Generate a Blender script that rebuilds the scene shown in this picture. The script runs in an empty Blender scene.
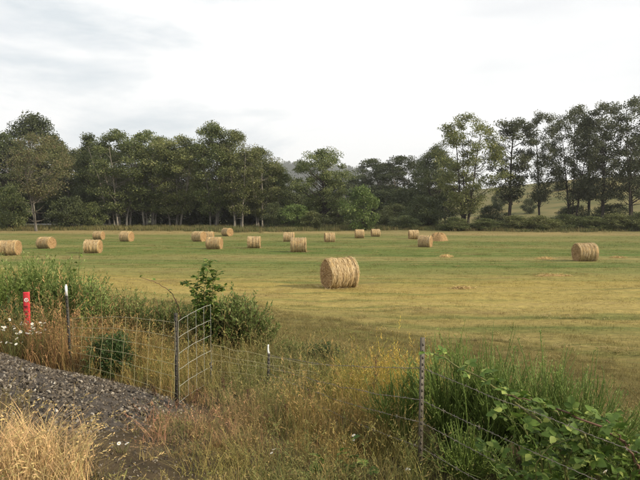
import bpy, math, random
import numpy as np
from mathutils import Vector, Matrix

# ------------------------------------------------------------------ camera, sky, sun, exposure
SC = bpy.context.scene
COL = SC.collection
F = 540.0                       # focal length in photograph pixels (640 wide)
EYE = np.array([0.0, 0.0, 3.45])
PITCH = math.atan(27 / F)       # the lens looks slightly down
cam_d = bpy.data.cameras.new('camera')
cam_d.sensor_width = 36.0
cam_d.lens = F / 640 * 36.0
cam_d.clip_start = 0.05
cam_d.clip_end = 6000
cam = bpy.data.objects.new('camera', cam_d)
COL.objects.link(cam)
cam.location = EYE
cam.rotation_euler = (math.pi / 2 - PITCH, 0, 0)
SC.camera = cam

SUN_EL, SUN_AZ = math.radians(29), math.radians(108)   # azimuth clockwise from the view direction (+y)
W = bpy.data.worlds.new('World')
SC.world = W
W.use_nodes = True
nt = W.node_tree
nt.nodes.clear()
wo = nt.nodes.new('ShaderNodeOutputWorld')
bg = nt.nodes.new('ShaderNodeBackground')
sky = nt.nodes.new('ShaderNodeTexSky')
sky.sky_type = 'NISHITA'
sky.sun_disc = False
sky.sun_elevation = SUN_EL
sky.sun_rotation = SUN_AZ
tc = nt.nodes.new('ShaderNodeTexCoord')
mp = nt.nodes.new('ShaderNodeMapping')
mp.inputs['Scale'].default_value = (1.0, 1.0, 3.6)
mp.inputs['Location'].default_value = (0.35, 0.1, 0.56)
n1 = nt.nodes.new('ShaderNodeTexNoise')
n1.inputs['Scale'].default_value = 2.6
n1.inputs['Detail'].default_value = 6
n1.inputs['Roughness'].default_value = 0.52
n1.inputs['Distortion'].default_value = 0.25
r1 = nt.nodes.new('ShaderNodeValToRGB')          # shaded and bright cloud
r1.color_ramp.elements[0].position = 0.30
r1.color_ramp.elements[0].color = (7.2, 7.75, 8.1, 1)
r1.color_ramp.elements[1].position = 0.45
r1.color_ramp.elements[1].color = (10.2, 10.2, 10.1, 1)
n2 = nt.nodes.new('ShaderNodeTexNoise')
n2.inputs['Scale'].default_value = 1.5
n2.inputs['Detail'].default_value = 4
r2 = nt.nodes.new('ShaderNodeValToRGB')          # cover: thin gaps let the blue through
r2.color_ramp.elements[0].position = 0.28
r2.color_ramp.elements[0].color = (0.72, 0.72, 0.72, 1)
r2.color_ramp.elements[1].position = 0.45
r2.color_ramp.elements[1].color = (0.97, 0.97, 0.97, 1)
mx = nt.nodes.new('ShaderNodeMix')
mx.data_type = 'RGBA'
L = nt.links.new
L(tc.outputs['Generated'], mp.inputs['Vector'])
L(mp.outputs[0], n1.inputs['Vector'])
L(mp.outputs[0], n2.inputs['Vector'])
L(n1.outputs['Fac'], r1.inputs[0])
L(n2.outputs['Fac'], r2.inputs[0])
L(r2.outputs[0], mx.inputs['Factor'])
L(sky.outputs[0], mx.inputs['A'])
L(r1.outputs[0], mx.inputs['B'])
L(mx.outputs['Result'], bg.inputs['Color'])
bg.inputs['Strength'].default_value = 0.1
L(bg.outputs[0], wo.inputs['Surface'])

HAZE = .00020                   # density of the air, per metre
sd = bpy.data.lights.new('sun', 'SUN')
sd.energy = 5.0
sd.angle = math.radians(1.5)
sd.color = (1.0, 0.87, 0.66)
sun = bpy.data.objects.new('sun', sd)
COL.objects.link(sun)
sdir = Vector((math.sin(SUN_AZ) * math.cos(SUN_EL), math.cos(SUN_AZ) * math.cos(SUN_EL), math.sin(SUN_EL)))
sun.rotation_euler = sdir.to_track_quat('Z', 'Y').to_euler()
sun.location = (60, -10, 60)

SC.view_settings.view_transform = 'Standard'
SC.view_settings.look = 'None'
SC.view_settings.exposure = 0.14
SC.view_settings.gamma = 1.0
SC.view_settings.use_curve_mapping = False
SC.render.engine = 'CYCLES'
SC.cycles.use_denoising = True
SC.cycles.max_bounces = 4
SC.cycles.diffuse_bounces = 2
SC.cycles.glossy_bounces = 2
SC.cycles.transmission_bounces = 4
SC.cycles.volume_bounces = 0
SC.cycles.caustics_reflective = False
SC.cycles.caustics_refractive = False

# ------------------------------------------------------------------ helpers
def sstep(a, b, x):
    t = np.clip((np.asarray(x, float) - a) / (b - a), 0, 1)
    return t * t * (3 - 2 * t)

SX, SY, S0 = 0.64, 0.77, 4.27            # distance beyond the fence line, along its outward normal
def fs(x, y): return SX * x + SY * y - S0
def ft(x, y): return SY * x - SX * y

def b_far(t): return -.25 - .27 * np.clip(-6.4 - t, 0, None)      # far and near edge of the gravel bank
def b_near(t): return -2.05 - .22 * np.clip(-6.4 - t, 0, None)

def wob(x, y):
    return (np.sin(x * .9 + 1.3) * np.cos(y * .8) + .6 * np.sin(x * 2.1 + y * 1.7) + .4 * np.cos(y * 3.1 - x * 2.6))

def GZ(x, y):
    x = np.asarray(x, float); y = np.asarray(y, float)
    s = fs(x, y)
    z = np.where(s < 0, 1.0 - 0.2 * s, 1.0 * (1 - sstep(-1.5, 12, s)) / (1 - sstep(-1.5, 12, 0.0)))
    z = np.where(s < -4.2, 1.84, z)
    z = z - 0.008 * np.clip(np.minimum(y, 100) - 25, 0, None)
    z = z + 0.035 * wob(x, y) * sstep(-4, 0, s) * (1 - .6 * sstep(20, 40, y))
    z = z + 0.85 * sstep(72, 114, y)
    hill = 19 * sstep(22, 150, x + .12 * (y - 120)) * sstep(112, 250, y)
    hill = hill + .6 * sstep(118, 160, y)
    return z + hill

def ray(px, py, d):
    """world point seen at photograph pixel (px,py) at forward distance d"""
    a, b = (px - 320) / F, -(py - 240) / F
    c, s = math.cos(PITCH), math.sin(PITCH)
    v = np.array([a, c + b * s, -s + b * c])
    return EYE + v * (d / v[1])

def hit(px, py, dmax=150):
    """where the sight line through a pixel meets the ground"""
    d = 1.5
    while d < dmax:
        p = ray(px, py, d)
        if p[2] <= GZ(p[0], p[1]): return np.array([p[0], p[1], float(GZ(p[0], p[1]))])
        d += 0.02 if d < 12 else .1
    p = ray(px, py, dmax)
    return np.array([p[0], p[1], float(GZ(p[0], p[1]))])

def mesh_np(name, V, faces, smooth=False):
    """faces: list of int arrays (n,3) or (n,4)"""
    me = bpy.data.meshes.new(name)
    V = np.ascontiguousarray(V, dtype=np.float32)
    me.vertices.add(len(V))
    me.vertices.foreach_set('co', V.ravel())
    faces = [np.asarray(f, dtype=np.int32) for f in faces if len(f)]
    loops = np.concatenate([f.ravel() for f in faces])
    sizes = np.concatenate([np.full(len(f), f.shape[1], np.int32) for f in faces])
    starts = np.concatenate([[0], np.cumsum(sizes)[:-1]]).astype(np.int32)
    me.loops.add(len(loops)); me.polygons.add(len(sizes))
    me.loops.foreach_set('vertex_index', loops)
    me.polygons.foreach_set('loop_start', starts)
    me.polygons.foreach_set('loop_total', sizes)
    if smooth: me.polygons.foreach_set('use_smooth', np.ones(len(sizes), bool))
    me.update(calc_edges=True); me.validate()
    return me

class MB:
    """collects geometry for one mesh"""
    def __init__(s): s.V, s.T, s.Q, s.n = [], [], [], 0
    def add(s, V, T=None, Q=None):
        V = np.asarray(V, float).reshape(-1, 3)
        if T is not None and len(T): s.T.append(np.asarray(T) + s.n)
        if Q is not None and len(Q): s.Q.append(np.asarray(Q) + s.n)
        s.V.append(V); s.n += len(V)
    def tubes(s, P, R, sides=3, cap=False):
        """P (n,k,3) polylines, R (n,k) radii"""
        P = np.asarray(P, float); R = np.asarray(R, float)
        if P.ndim == 2: P = P[None]; R = R[None]
        n, k, _ = P.shape
        D = np.gradient(P, axis=1); D /= np.linalg.norm(D, axis=2, keepdims=True) + 1e-9
        up = np.where(np.abs(D[..., 2:3]) > .9, np.array([1., 0, 0]), np.array([0, 0, 1.]))
        A = np.cross(D, up); A /= np.linalg.norm(A, axis=2, keepdims=True) + 1e-9
        B = np.cross(D, A)
        th = np.arange(sides) / sides * 2 * math.pi
        V = P[:, :, None, :] + R[:, :, None, None] * (np.cos(th)[None, None, :, None] * A[:, :, None, :] + np.sin(th)[None, None, :, None] * B[:, :, None, :])
        idx = np.arange(n * k * sides).reshape(n, k, sides)
        a = idx[:, :-1, :]; b = np.roll(a, -1, 2); d = idx[:, 1:, :]; c = np.roll(d, -1, 2)
        q = np.stack([a, b, c, d], -1).reshape(-1, 4)
        T = None
        if cap:
            e = idx[:, -1, :]; f0 = idx[:, 0, :]
            T = []
            for j in range(1, sides - 1):
                T.append(np.stack([e[:, 0], e[:, j], e[:, j + 1]], -1)); T.append(np.stack([f0[:, 0], f0[:, j + 1], f0[:, j]], -1))
            T = np.concatenate(T)
        s.add(V, T, q)
    def leaves(s, C, D, N, ln, wd, fold=.15):
        """C base points, D direction, N normal: folded diamond leaf made of two triangles"""
        C = np.asarray(C, float); n = len(C)
        D = D / (np.linalg.norm(D, axis=1, keepdims=True) + 1e-9)
        S = np.cross(D, N); S /= np.linalg.norm(S, axis=1, keepdims=True) + 1e-9
        N = np.cross(S, D)
        ln = np.broadcast_to(ln, n)[:, None]; wd = np.broadcast_to(wd, n)[:, None]
        V = np.stack([C, C + D * ln * .5 + S * wd * .5 + N * wd * fold, C + D * ln, C + D * ln * .5 - S * wd * .5 + N * wd * fold], 1)
        i = np.arange(n * 4).reshape(n, 4)
        s.add(V, np.concatenate([i[:, [0, 1, 2]], i[:, [0, 2, 3]]]))
    def blades(s, P, W_, N=None):
        """flat tapering ribbons: P (n,k,3), W_ (n,k) widths"""
        P = np.asarray(P, float); n, k, _ = P.shape
        D = P[:, -1] - P[:, 0]
        if N is None:
            a = RNG.uniform(0, 2 * math.pi, n); N = np.stack([np.cos(a), np.sin(a), 0 * a], 1)
        S = np.cross(D, N); S /= np.linalg.norm(S, axis=1, keepdims=True) + 1e-9
        V = np.stack([P - S[:, None] * W_[..., None] / 2, P + S[:, None] * W_[..., None] / 2], 2)
        idx = np.arange(n * k * 2).reshape(n, k, 2)
        q = np.stack([idx[:, :-1, 0], idx[:, :-1, 1], idx[:, 1:, 1], idx[:, 1:, 0]], -1).reshape(-1, 4)
        s.add(V, None, q)
    def box(s, c, h, R=None):
        o = np.array([[x, y, z] for x in (-1, 1) for y in (-1, 1) for z in (-1, 1)], float) * np.asarray(h)
        if R is not None: o = o @ np.asarray(R).T
        s.add(o + np.asarray(c), None, [[0, 1, 3, 2], [4, 6, 7, 5], [0, 4, 5, 1], [2, 3, 7, 6], [0, 2, 6, 4], [1, 5, 7, 3]])
    def mesh(s, name, smooth=False):
        f = []
        if s.T: f.append(np.concatenate(s.T))
        if s.Q: f.append(np.concatenate(s.Q))
        return mesh_np(name, np.concatenate(s.V), f, smooth)

RNG = np.random.default_rng(7)

def obj(name, me, mat=None, parent=None, loc=None):
    o = bpy.data.objects.new(name, me)
    COL.objects.link(o)
    if mat is not None and me is not None and len(me.materials) == 0: me.materials.append(mat)
    if parent is not None: o.parent = parent
    if loc is not None: o.location = [float(v) for v in loc]
    return o
def tag(o, label, cat, group=None, kind=None):
    o['label'] = label
    if cat: o['category'] = cat
    if group: o['group'] = group
    if kind: o['kind'] = kind
    return o
def thing(name, loc, label, cat, group=None, rz=0.0):
    e = bpy.data.objects.new(name, None)
    COL.objects.link(e)
    e.location = [float(v) for v in loc]; e.rotation_euler = (0, 0, rz); e.empty_display_size = .3
    return tag(e, label, cat, group)

# ------------------------------------------------------------------ materials
def newmat(name):
    m = bpy.data.materials.new(name); m.use_nodes = True
    t = m.node_tree; t.nodes.clear()
    return m, t
def nd(t, ty, **kw):
    n = t.nodes.new(ty)
    for k, v in kw.items():
        if k.startswith('_'): setattr(n, k[1:], v)
        else: n.inputs[k].default_value = v
    return n
def ramp(t, stops, fac=None):
    r = t.nodes.new('ShaderNodeValToRGB'); e = r.color_ramp.elements
    while len(e) < len(stops): e.new(.5)
    for el, (p, c) in zip(e, stops):
        el.position = p; el.color = (*c, 1) if len(c) == 3 else c
    if fac is not None: t.links.new(fac, r.inputs[0])
    return r
def mixc(t, fac, a, b, blend='MIX'):
    m = t.nodes.new('ShaderNodeMix'); m.data_type = 'RGBA'; m.blend_type = blend
    for sock, v in (('Factor', fac), ('A', a), ('B', b)):
        i = m.inputs[sock] if sock == 'Factor' else [x for x in m.inputs if x.name == sock and x.type == 'RGBA'][0]
        if isinstance(v, (int, float)): i.default_value = v
        elif isinstance(v, tuple): i.default_value = (*v, 1) if len(v) == 3 else v
        else: t.links.new(v, i)
    return [x for x in m.outputs if x.type == 'RGBA'][0]
def math_(t, op, a, b=None):
    m = t.nodes.new('ShaderNodeMath'); m.operation = op
    for i, v in enumerate((a, b)):
        if v is None: continue
        if isinstance(v, (int, float)): m.inputs[i].default_value = v
        else: t.links.new(v, m.inputs[i])
    return m.outputs[0]
def noise(t, vec, scale, detail=3, rough=.5, dist=0):
    n = nd(t, 'ShaderNodeTexNoise', Scale=scale, Detail=detail, Roughness=rough, Distortion=dist)
    if vec is not None: t.links.new(vec, n.inputs['Vector'])
    return n.outputs['Fac']
def mapping(t, vec, scale=(1, 1, 1), rot=(0, 0, 0), loc=(0, 0, 0)):
    m = nd(t, 'ShaderNodeMapping', Scale=scale, Rotation=rot, Location=loc)
    t.links.new(vec, m.inputs['Vector']); return m.outputs[0]
def diffuse_out(t, col, trans=0.0, rough=.85, bump=None, spec=.2):
    out = t.nodes.new('ShaderNodeOutputMaterial')
    b = t.nodes.new('ShaderNodeBsdfPrincipled')
    b.inputs['Roughness'].default_value = rough
    b.inputs['Specular IOR Level'].default_value = spec
    if isinstance(col, tuple): b.inputs['Base Color'].default_value = (*col, 1)
    else: t.links.new(col, b.inputs['Base Color'])
    if bump is not None: t.links.new(bump, b.inputs['Normal'])
    if trans > 0:
        tr = t.nodes.new('ShaderNodeBsdfTranslucent')
        if isinstance(col, tuple): tr.inputs['Color'].default_value = (*col, 1)
        else: t.links.new(col, tr.inputs['Color'])
        ms = t.nodes.new('ShaderNodeMixShader'); ms.inputs[0].default_value = trans
        t.links.new(b.outputs[0], ms.inputs[1]); t.links.new(tr.outputs[0], ms.inputs[2])
        t.links.new(ms.outputs[0], out.inputs['Surface'])
    else: t.links.new(b.outputs[0], out.inputs['Surface'])
    return out
def bump(t, h, strength=.5, dist=.05):
    b = nd(t, 'ShaderNodeBump', Strength=strength, Distance=dist)
    t.links.new(h, b.inputs['Height']); return b.outputs[0]

def leaf_mat(name, a, b, c=None, trans=.28, nscale=.35, rough=.6, spec=.3):
    """leaf colour: a and b mixed from leaf to leaf and from clump to clump, c on a few leaves"""
    m, t = newmat(name)
    g = t.nodes.new('ShaderNodeNewGeometry'); oi = t.nodes.new('ShaderNodeObjectInfo')
    nf = noise(t, g.outputs['Position'], nscale, 3)
    nf = math_(t, 'MULTIPLY', math_(t, 'SUBTRACT', nf, .34), 2.9)
    f = math_(t, 'ADD', math_(t, 'MULTIPLY', g.outputs['Random Per Island'], .45), math_(t, 'MULTIPLY', nf, .55))
    col = mixc(t, f, a, b)
    if c is not None:
        r = ramp(t, [(.8, (0, 0, 0)), (.95, (1, 1, 1))], g.outputs['Random Per Island'])
        col = mixc(t, r.outputs[0], col, c)
    v = math_(t, 'ADD', math_(t, 'MULTIPLY', oi.outputs['Random'], .35), .82)
    hs = nd(t, 'ShaderNodeHueSaturation'); t.links.new(col, hs.inputs['Color']); t.links.new(v, hs.inputs['Value'])
    diffuse_out(t, hs.outputs[0], trans, rough, spec=spec)
    return m
def bark_mat(name, a, b, scale=3.0):
    m, t = newmat(name)
    g = t.nodes.new('ShaderNodeNewGeometry')
    v = mapping(t, g.outputs['Position'], (1, 1, .25))
    n = noise(t, v, scale, 5, .65)
    diffuse_out(t, ramp(t, [(.35, a), (.65, b)], n).outputs[0], 0, .9, bump(t, n, .6, .04))
    return m
def plain_mat(name, col, rough=.6, metal=0., var=.0, scale=8.):
    m, t = newmat(name)
    c = col
    if var:
        g = t.nodes.new('ShaderNodeTexCoord')
        n = noise(t, g.outputs['Object'], scale, 5, .6)
        c = mixc(t, ramp(t, [(.35, (0, 0, 0)), (.7, (1, 1, 1))], n).outputs[0], col, tuple(x * (1 - var) for x in col))
    o = diffuse_out(t, c, 0, rough, spec=.4)
    for n in t.nodes:
        if n.type == 'BSDF_PRINCIPLED': n.inputs['Metallic'].default_value = metal
    return m

# colour of the mown field, by place: bands of green regrowth and golden stubble, streaked along the mowing rows
FG = bpy.data.node_groups.new('field_colour', 'ShaderNodeTree')
FG.interface.new_socket('Color', in_out='OUTPUT', socket_type='NodeSocketColor')
t = FG
g = t.nodes.new('ShaderNodeNewGeometry')
pos = g.outputs['Position']
sx = t.nodes.new('ShaderNodeSeparateXYZ'); t.links.new(pos, sx.inputs[0])
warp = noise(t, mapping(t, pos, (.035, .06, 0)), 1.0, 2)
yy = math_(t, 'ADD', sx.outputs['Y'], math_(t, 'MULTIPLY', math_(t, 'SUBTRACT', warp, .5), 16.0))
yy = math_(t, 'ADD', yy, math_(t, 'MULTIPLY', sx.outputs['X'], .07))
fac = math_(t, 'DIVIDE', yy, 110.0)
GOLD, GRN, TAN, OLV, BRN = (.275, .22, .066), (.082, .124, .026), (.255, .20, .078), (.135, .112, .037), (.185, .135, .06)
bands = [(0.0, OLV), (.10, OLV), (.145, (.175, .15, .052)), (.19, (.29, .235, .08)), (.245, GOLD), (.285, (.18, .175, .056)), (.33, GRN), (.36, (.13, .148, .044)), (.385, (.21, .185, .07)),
         (.43, GRN), (.5, (.088, .125, .027)), (.535, (.16, .16, .052)), (.58, (.085, .122, .028)), (.66, (.105, .132, .034)), (.72, (.175, .165, .06)), (.78, (.11, .135, .04)),
         (.86, (.27, .21, .10)), (.93, (.19, .165, .075)), (1.0, (.09, .105, .035))]
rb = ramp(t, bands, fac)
n_st = noise(t, mapping(t, pos, (.05, 1.1, 0), (0, 0, .06)), 1.0, 5, .6)
n_pt = noise(t, mapping(t, pos, (.18, .3, 0)), 1.0, 4, .6)
c1 = mixc(t, ramp(t, [(.5, (0, 0, 0)), (.66, (.6, .6, .6))], n_st).outputs[0], rb.outputs[0], TAN)
c2 = mixc(t, ramp(t, [(.32, (.7, .7, .7)), (.48, (0, 0, 0))], n_st).outputs[0], c1, (.085, .115, .03))
n_row = noise(t, mapping(t, pos, (.03, 2.0, 0), (0, 0, -.14)), 1.0, 4, .6, .6)
c2 = mixc(t, ramp(t, [(.36, (.38, .38, .38)), (.47, (0, 0, 0))], n_row).outputs[0], c2, (.115, .115, .038))
c2 = mixc(t, ramp(t, [(.57, (0, 0, 0)), (.72, (.35, .35, .35))], n_row).outputs[0], c2, (.34, .27, .12))
c3 = mixc(t, ramp(t, [(.56, (0, 0, 0)), (.72, (.6, .6, .6))], n_pt).outputs[0], c2, BRN)
n_f = noise(t, mapping(t, pos, (3.0, 9.0, 3)), 1.0, 4, .7)
c4 = mixc(t, 1.0, c3, ramp(t, [(.25, (.5, .5, .5)), (.75, (1.5, 1.47, 1.38))], n_f).outputs[0], 'MULTIPLY')
go = t.nodes.new('NodeGroupOutput'); t.links.new(c4, go.inputs[0])
def field_col(t):
    n = t.nodes.new('ShaderNodeGroup'); n.node_tree = FG
    return n.outputs[0]

# ground: the field, soil under the rough grass, litter under the trees, dry hillside (weights live on the mesh)
M_ground, t = newmat('ground')
def attr(t, name, ty='GEOMETRY'):
    a = t.nodes.new('ShaderNodeAttribute'); a.attribute_name = name; a.attribute_type = ty; return a
g = t.nodes.new('ShaderNodeNewGeometry'); pos = g.outputs['Position']
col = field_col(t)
n_s = noise(t, pos, 2.2, 6, .65)
soil = ramp(t, [(.3, (.035, .028, .018)), (.5, (.07, .052, .03)), (.72, (.13, .098, .055))], n_s).outputs[0]
n_h = noise(t, mapping(t, pos, (.06, .12, .2)), 1.0, 5, .6)
hillc = ramp(t, [(.3, (.07, .08, .028)), (.5, (.125, .115, .046)), (.7, (.185, .15, .066))], n_h).outputs[0]
lit = ramp(t, [(.3, (.03, .035, .015)), (.7, (.075, .075, .03))], n_s).outputs[0]
w = attr(t, 'weights')
sw = t.nodes.new('ShaderNodeSeparateColor'); t.links.new(w.outputs['Color'], sw.inputs[0])
col = mixc(t, sw.outputs[0], col, soil)
col = mixc(t, sw.outputs[1], col, lit)
col = mixc(t, sw.outputs[2], col, hillc)
diffuse_out(t, col, 0, .95, bump(t, noise(t, pos, 9, 6, .7), .6, .06), spec=.1)

def tint_mat(name, trans=.25, var=.55):
    """grass that takes its colour from the place it grows in (attribute of each tuft)"""
    m, t = newmat(name)
    a = attr(t, 'tint', 'INSTANCER'); g = t.nodes.new('ShaderNodeNewGeometry')
    v = math_(t, 'ADD', math_(t, 'MULTIPLY', g.outputs['Random Per Island'], var), 1 - var / 2)
    hs = nd(t, 'ShaderNodeHueSaturation')
    t.links.new(a.outputs['Color'], hs.inputs['Color']); t.links.new(v, hs.inputs['Value'])
    h = math_(t, 'ADD', math_(t, 'MULTIPLY', g.outputs['Random Per Island'], -.05), .525); t.links.new(h, hs.inputs['Hue'])
    diffuse_out(t, hs.outputs[0], trans, .7, spec=.25)
    return m
M_tint = tint_mat('grass_blade')
M_stub, t = newmat('stubble')
g = t.nodes.new('ShaderNodeNewGeometry')
v = math_(t, 'ADD', math_(t, 'MULTIPLY', g.outputs['Random Per Island'], .8), .75)
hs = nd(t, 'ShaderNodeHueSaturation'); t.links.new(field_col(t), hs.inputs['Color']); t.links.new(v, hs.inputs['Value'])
diffuse_out(t, hs.outputs[0], .25, .8, spec=.2)

M_stone, t = newmat('ballast_stone')
g = t.nodes.new('ShaderNodeNewGeometry'); oi = t.nodes.new('ShaderNodeObjectInfo')
r = ramp(t, [(0, (.05, .041, .032)), (.5, (.105, .088, .07)), (.86, (.175, .15, .122)), (.96, (.29, .26, .22)), (1, (.44, .41, .36))], oi.outputs['Random'])
n = noise(t, g.outputs['Position'], 30, 4, .6)
c = mixc(t, 1.0, r.outputs[0], ramp(t, [(.3, (.6, .6, .6)), (.7, (1.3, 1.28, 1.22))], n).outputs[0], 'MULTIPLY')
diffuse_out(t, c, 0, .9, bump(t, n, .5, .01), spec=.2)
M_bed, t = newmat('ballast_bed')
g = t.nodes.new('ShaderNodeNewGeometry')
n = noise(t, g.outputs['Position'], 14, 6, .7)
diffuse_out(t, ramp(t, [(.3, (.03, .026, .022)), (.6, (.085, .072, .06)), (.8, (.16, .14, .12))], n).outputs[0], 0, .95, bump(t, n, .8, .04))

# straw of the bales: fibres wound round the bale
def straw_mat(name, end=False):
    m, t = newmat(name)
    tcn = t.nodes.new('ShaderNodeTexCoord'); o = tcn.outputs['Object']
    if not end:
        f = noise(t, mapping(t, o, (26, 2.2, 2.2)), 1.0, 6, .7)
        b = noise(t, mapping(t, o, (5, .4, .4)), 1.0, 4, .6)
        c = ramp(t, [(.30, (.12, .07, .03)), (.46, (.34, .23, .105)), (.62, (.58, .44, .23)), (.76, (.80, .66, .40))], f).outputs[0]
        c = mixc(t, 1.0, c, ramp(t, [(.3, (.62, .58, .52)), (.7, (1.2, 1.18, 1.12))], b).outputs[0], 'MULTIPLY')
    else:
        w = nd(t, 'ShaderNodeTexWave', Scale=7.0, Distortion=5.0, Detail=4.0, _wave_type='RINGS', _rings_direction='X'); t.links.new(o, w.inputs['Vector'])
        f = noise(t, mapping(t, o, (10, 10, 10)), 1.0, 6, .75)
        c = ramp(t, [(.3, (.13, .075, .035)), (.5, (.30, .195, .095)), (.7, (.52, .37, .19))], f).outputs[0]
        c = mixc(t, 1.0, c, ramp(t, [(0, (.75, .73, .7)), (1, (1.15, 1.12, 1.08))], w.outputs['Fac']).outputs[0], 'MULTIPLY')
    diffuse_out(t, c, 0, .85, bump(t, f, .8, .03), spec=.2)
    return m
M_straw, M_strawend = straw_mat('straw_side'), straw_mat('straw_end', True)
M_fringe = leaf_mat('loose_straw', (.40, .29, .15), (.80, .66, .42), (.26, .17, .08), .2, 3.)
M_hay = leaf_mat('scattered_hay', (.40, .29, .11), (.62, .48, .23), (.3, .2, .08), .2, 3.)

M_leaf = {
    'olive': leaf_mat('leaf_olive', (.085, .108, .034), (.23, .245, .09), (.34, .33, .15)),
    'green': leaf_mat('leaf_green', (.065, .092, .03), (.185, .215, .078), (.28, .29, .12)),
    'dark':  leaf_mat('leaf_dark', (.045, .056, .03), (.12, .132, .068), (.19, .195, .11)),
    'deep':  leaf_mat('leaf_deep', (.045, .062, .025), (.13, .15, .06), None),
    'rust':  leaf_mat('leaf_rust', (.105, .115, .046), (.185, .18, .082), (.20, .14, .085)),
    'fresh': leaf_mat('leaf_fresh', (.07, .115, .028), (.15, .205, .06), (.22, .26, .10)),
    'far':   leaf_mat('leaf_far', (.05, .065, .03), (.10, .115, .05), None),
}
M_bark = bark_mat('bark_grey', (.06, .052, .042), (.21, .19, .16))
M_barkpale = bark_mat('bark_pale', (.12, .105, .085), (.34, .31, .26))
M_barkdark = bark_mat('bark_dark', (.025, .021, .018), (.075, .062, .052))
M_twig = bark_mat('twig_brown', (.08, .045, .03), (.17, .10, .06), 20)
M_broomstem = plain_mat('broom_stem', (.14, .205, .04), .6, 0, .4, 5)
M_broomleaf = leaf_mat('broom_leaf', (.12, .19, .04), (.24, .31, .075), (.36, .40, .13), .3, 3.)
M_shrubleaf = leaf_mat('shrub_leaf', (.09, .14, .035), (.22, .28, .08), (.32, .36, .13), .3, 2.5)
M_dkshrub = leaf_mat('dark_shrub_leaf', (.028, .06, .018), (.075, .12, .034), None, .25, 3.)
M_bramble = leaf_mat('bramble_leaf', (.045, .095, .016), (.15, .225, .042), (.28, .34, .085), .35, 7., .6, .25)
M_cane = plain_mat('bramble_cane', (.16, .16, .045), .6, 0, .5, 14)
M_canered = plain_mat('bramble_cane_red', (.14, .07, .04), .6, 0, .4, 14)
M_wire = plain_mat('barbed_wire_steel', (.25, .22, .18), .5, .5, .4, 40)
M_meshwire = plain_mat('mesh_wire_weathered', (.40, .36, .20), .55, .0, .25, 20)
M_meshzinc = plain_mat('mesh_wire_zinc', (.42, .43, .38), .45, .2, .2, 20)
M_post = plain_mat('steel_post_grey', (.12, .105, .08), .6, .3, .5, 18)
M_postdark = plain_mat('steel_post_dark', (.055, .05, .04), .65, .2, .4, 18)
M_white = plain_mat('white_paint', (.8, .8, .78), .5, 0, .12, 20)
M_red = plain_mat('red_plastic', (.62, .035, .05), .45, 0, .15, 12)
M_redtext = plain_mat('dark_print', (.10, .01, .015), .6)
M_petal = plain_mat('white_petal', (.8, .8, .76), .7)
M_yolk = plain_mat('yellow_disc', (.6, .38, .03), .8)
M_stem = plain_mat('flower_stem', (.16, .17, .05), .7, 0, .3, 10)
M_road, t = newmat('pale_road'); g = t.nodes.new('ShaderNodeNewGeometry')
diffuse_out(t, ramp(t, [(.3, (.20, .19, .17)), (.7, (.36, .34, .31))], noise(t, g.outputs['Position'], .8, 5)).outputs[0], 0, .9)

# ------------------------------------------------------------------ the ground sheet
def axis(segs):
    out = []
    for a, b, st in segs: out += list(np.arange(a, b, st))
    return np.array(out + [segs[-1][1]])
xs = axis([(-2600, -400, 200), (-400, -120, 20), (-120, -16, 4), (-16, -8, .5), (-8, 5, .2), (5, 16, .6), (16, 120, 4), (120, 400, 14), (400, 2600, 200)])
ys = axis([(-300, -10, 40), (-10, 2, 1.0), (2, 14, .2), (14, 30, .6), (30, 110, 3), (110, 300, 6), (300, 500, 25), (500, 3500, 250)])
X, Y = np.meshgrid(xs, ys)
Z = GZ(X, Y)
nx, ny = len(xs), len(ys)
idx = np.arange(nx * ny).reshape(ny, nx)
Q = np.stack([idx[:-1, :-1], idx[:-1, 1:], idx[1:, 1:], idx[1:, :-1]], -1).reshape(-1, 4)
gm = mesh_np('field_ground', np.stack([X, Y, Z], -1).reshape(-1, 3), [Q], True)
S = fs(X, Y)
w_soil = 1 - sstep(2.5, 6, S + .6 * wob(X, Y))
edge = 104 + 3 * np.sin(X * .11)
w_lit = sstep(edge, edge + 6, Y)
w_hill = sstep(124, 134, Y) * sstep(18, 30, X)
wt = np.stack([w_soil, w_lit, w_hill, np.ones_like(w_hill)], -1).reshape(-1, 4)
a = gm.attributes.new('weights', 'FLOAT_COLOR', 'POINT'); a.data.foreach_set('color', wt.astype(np.float32).ravel())
ground = obj('field', gm, M_ground); ground['kind'] = 'structure'
ground['label'] = 'mown hay field with green and golden bands'

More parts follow.
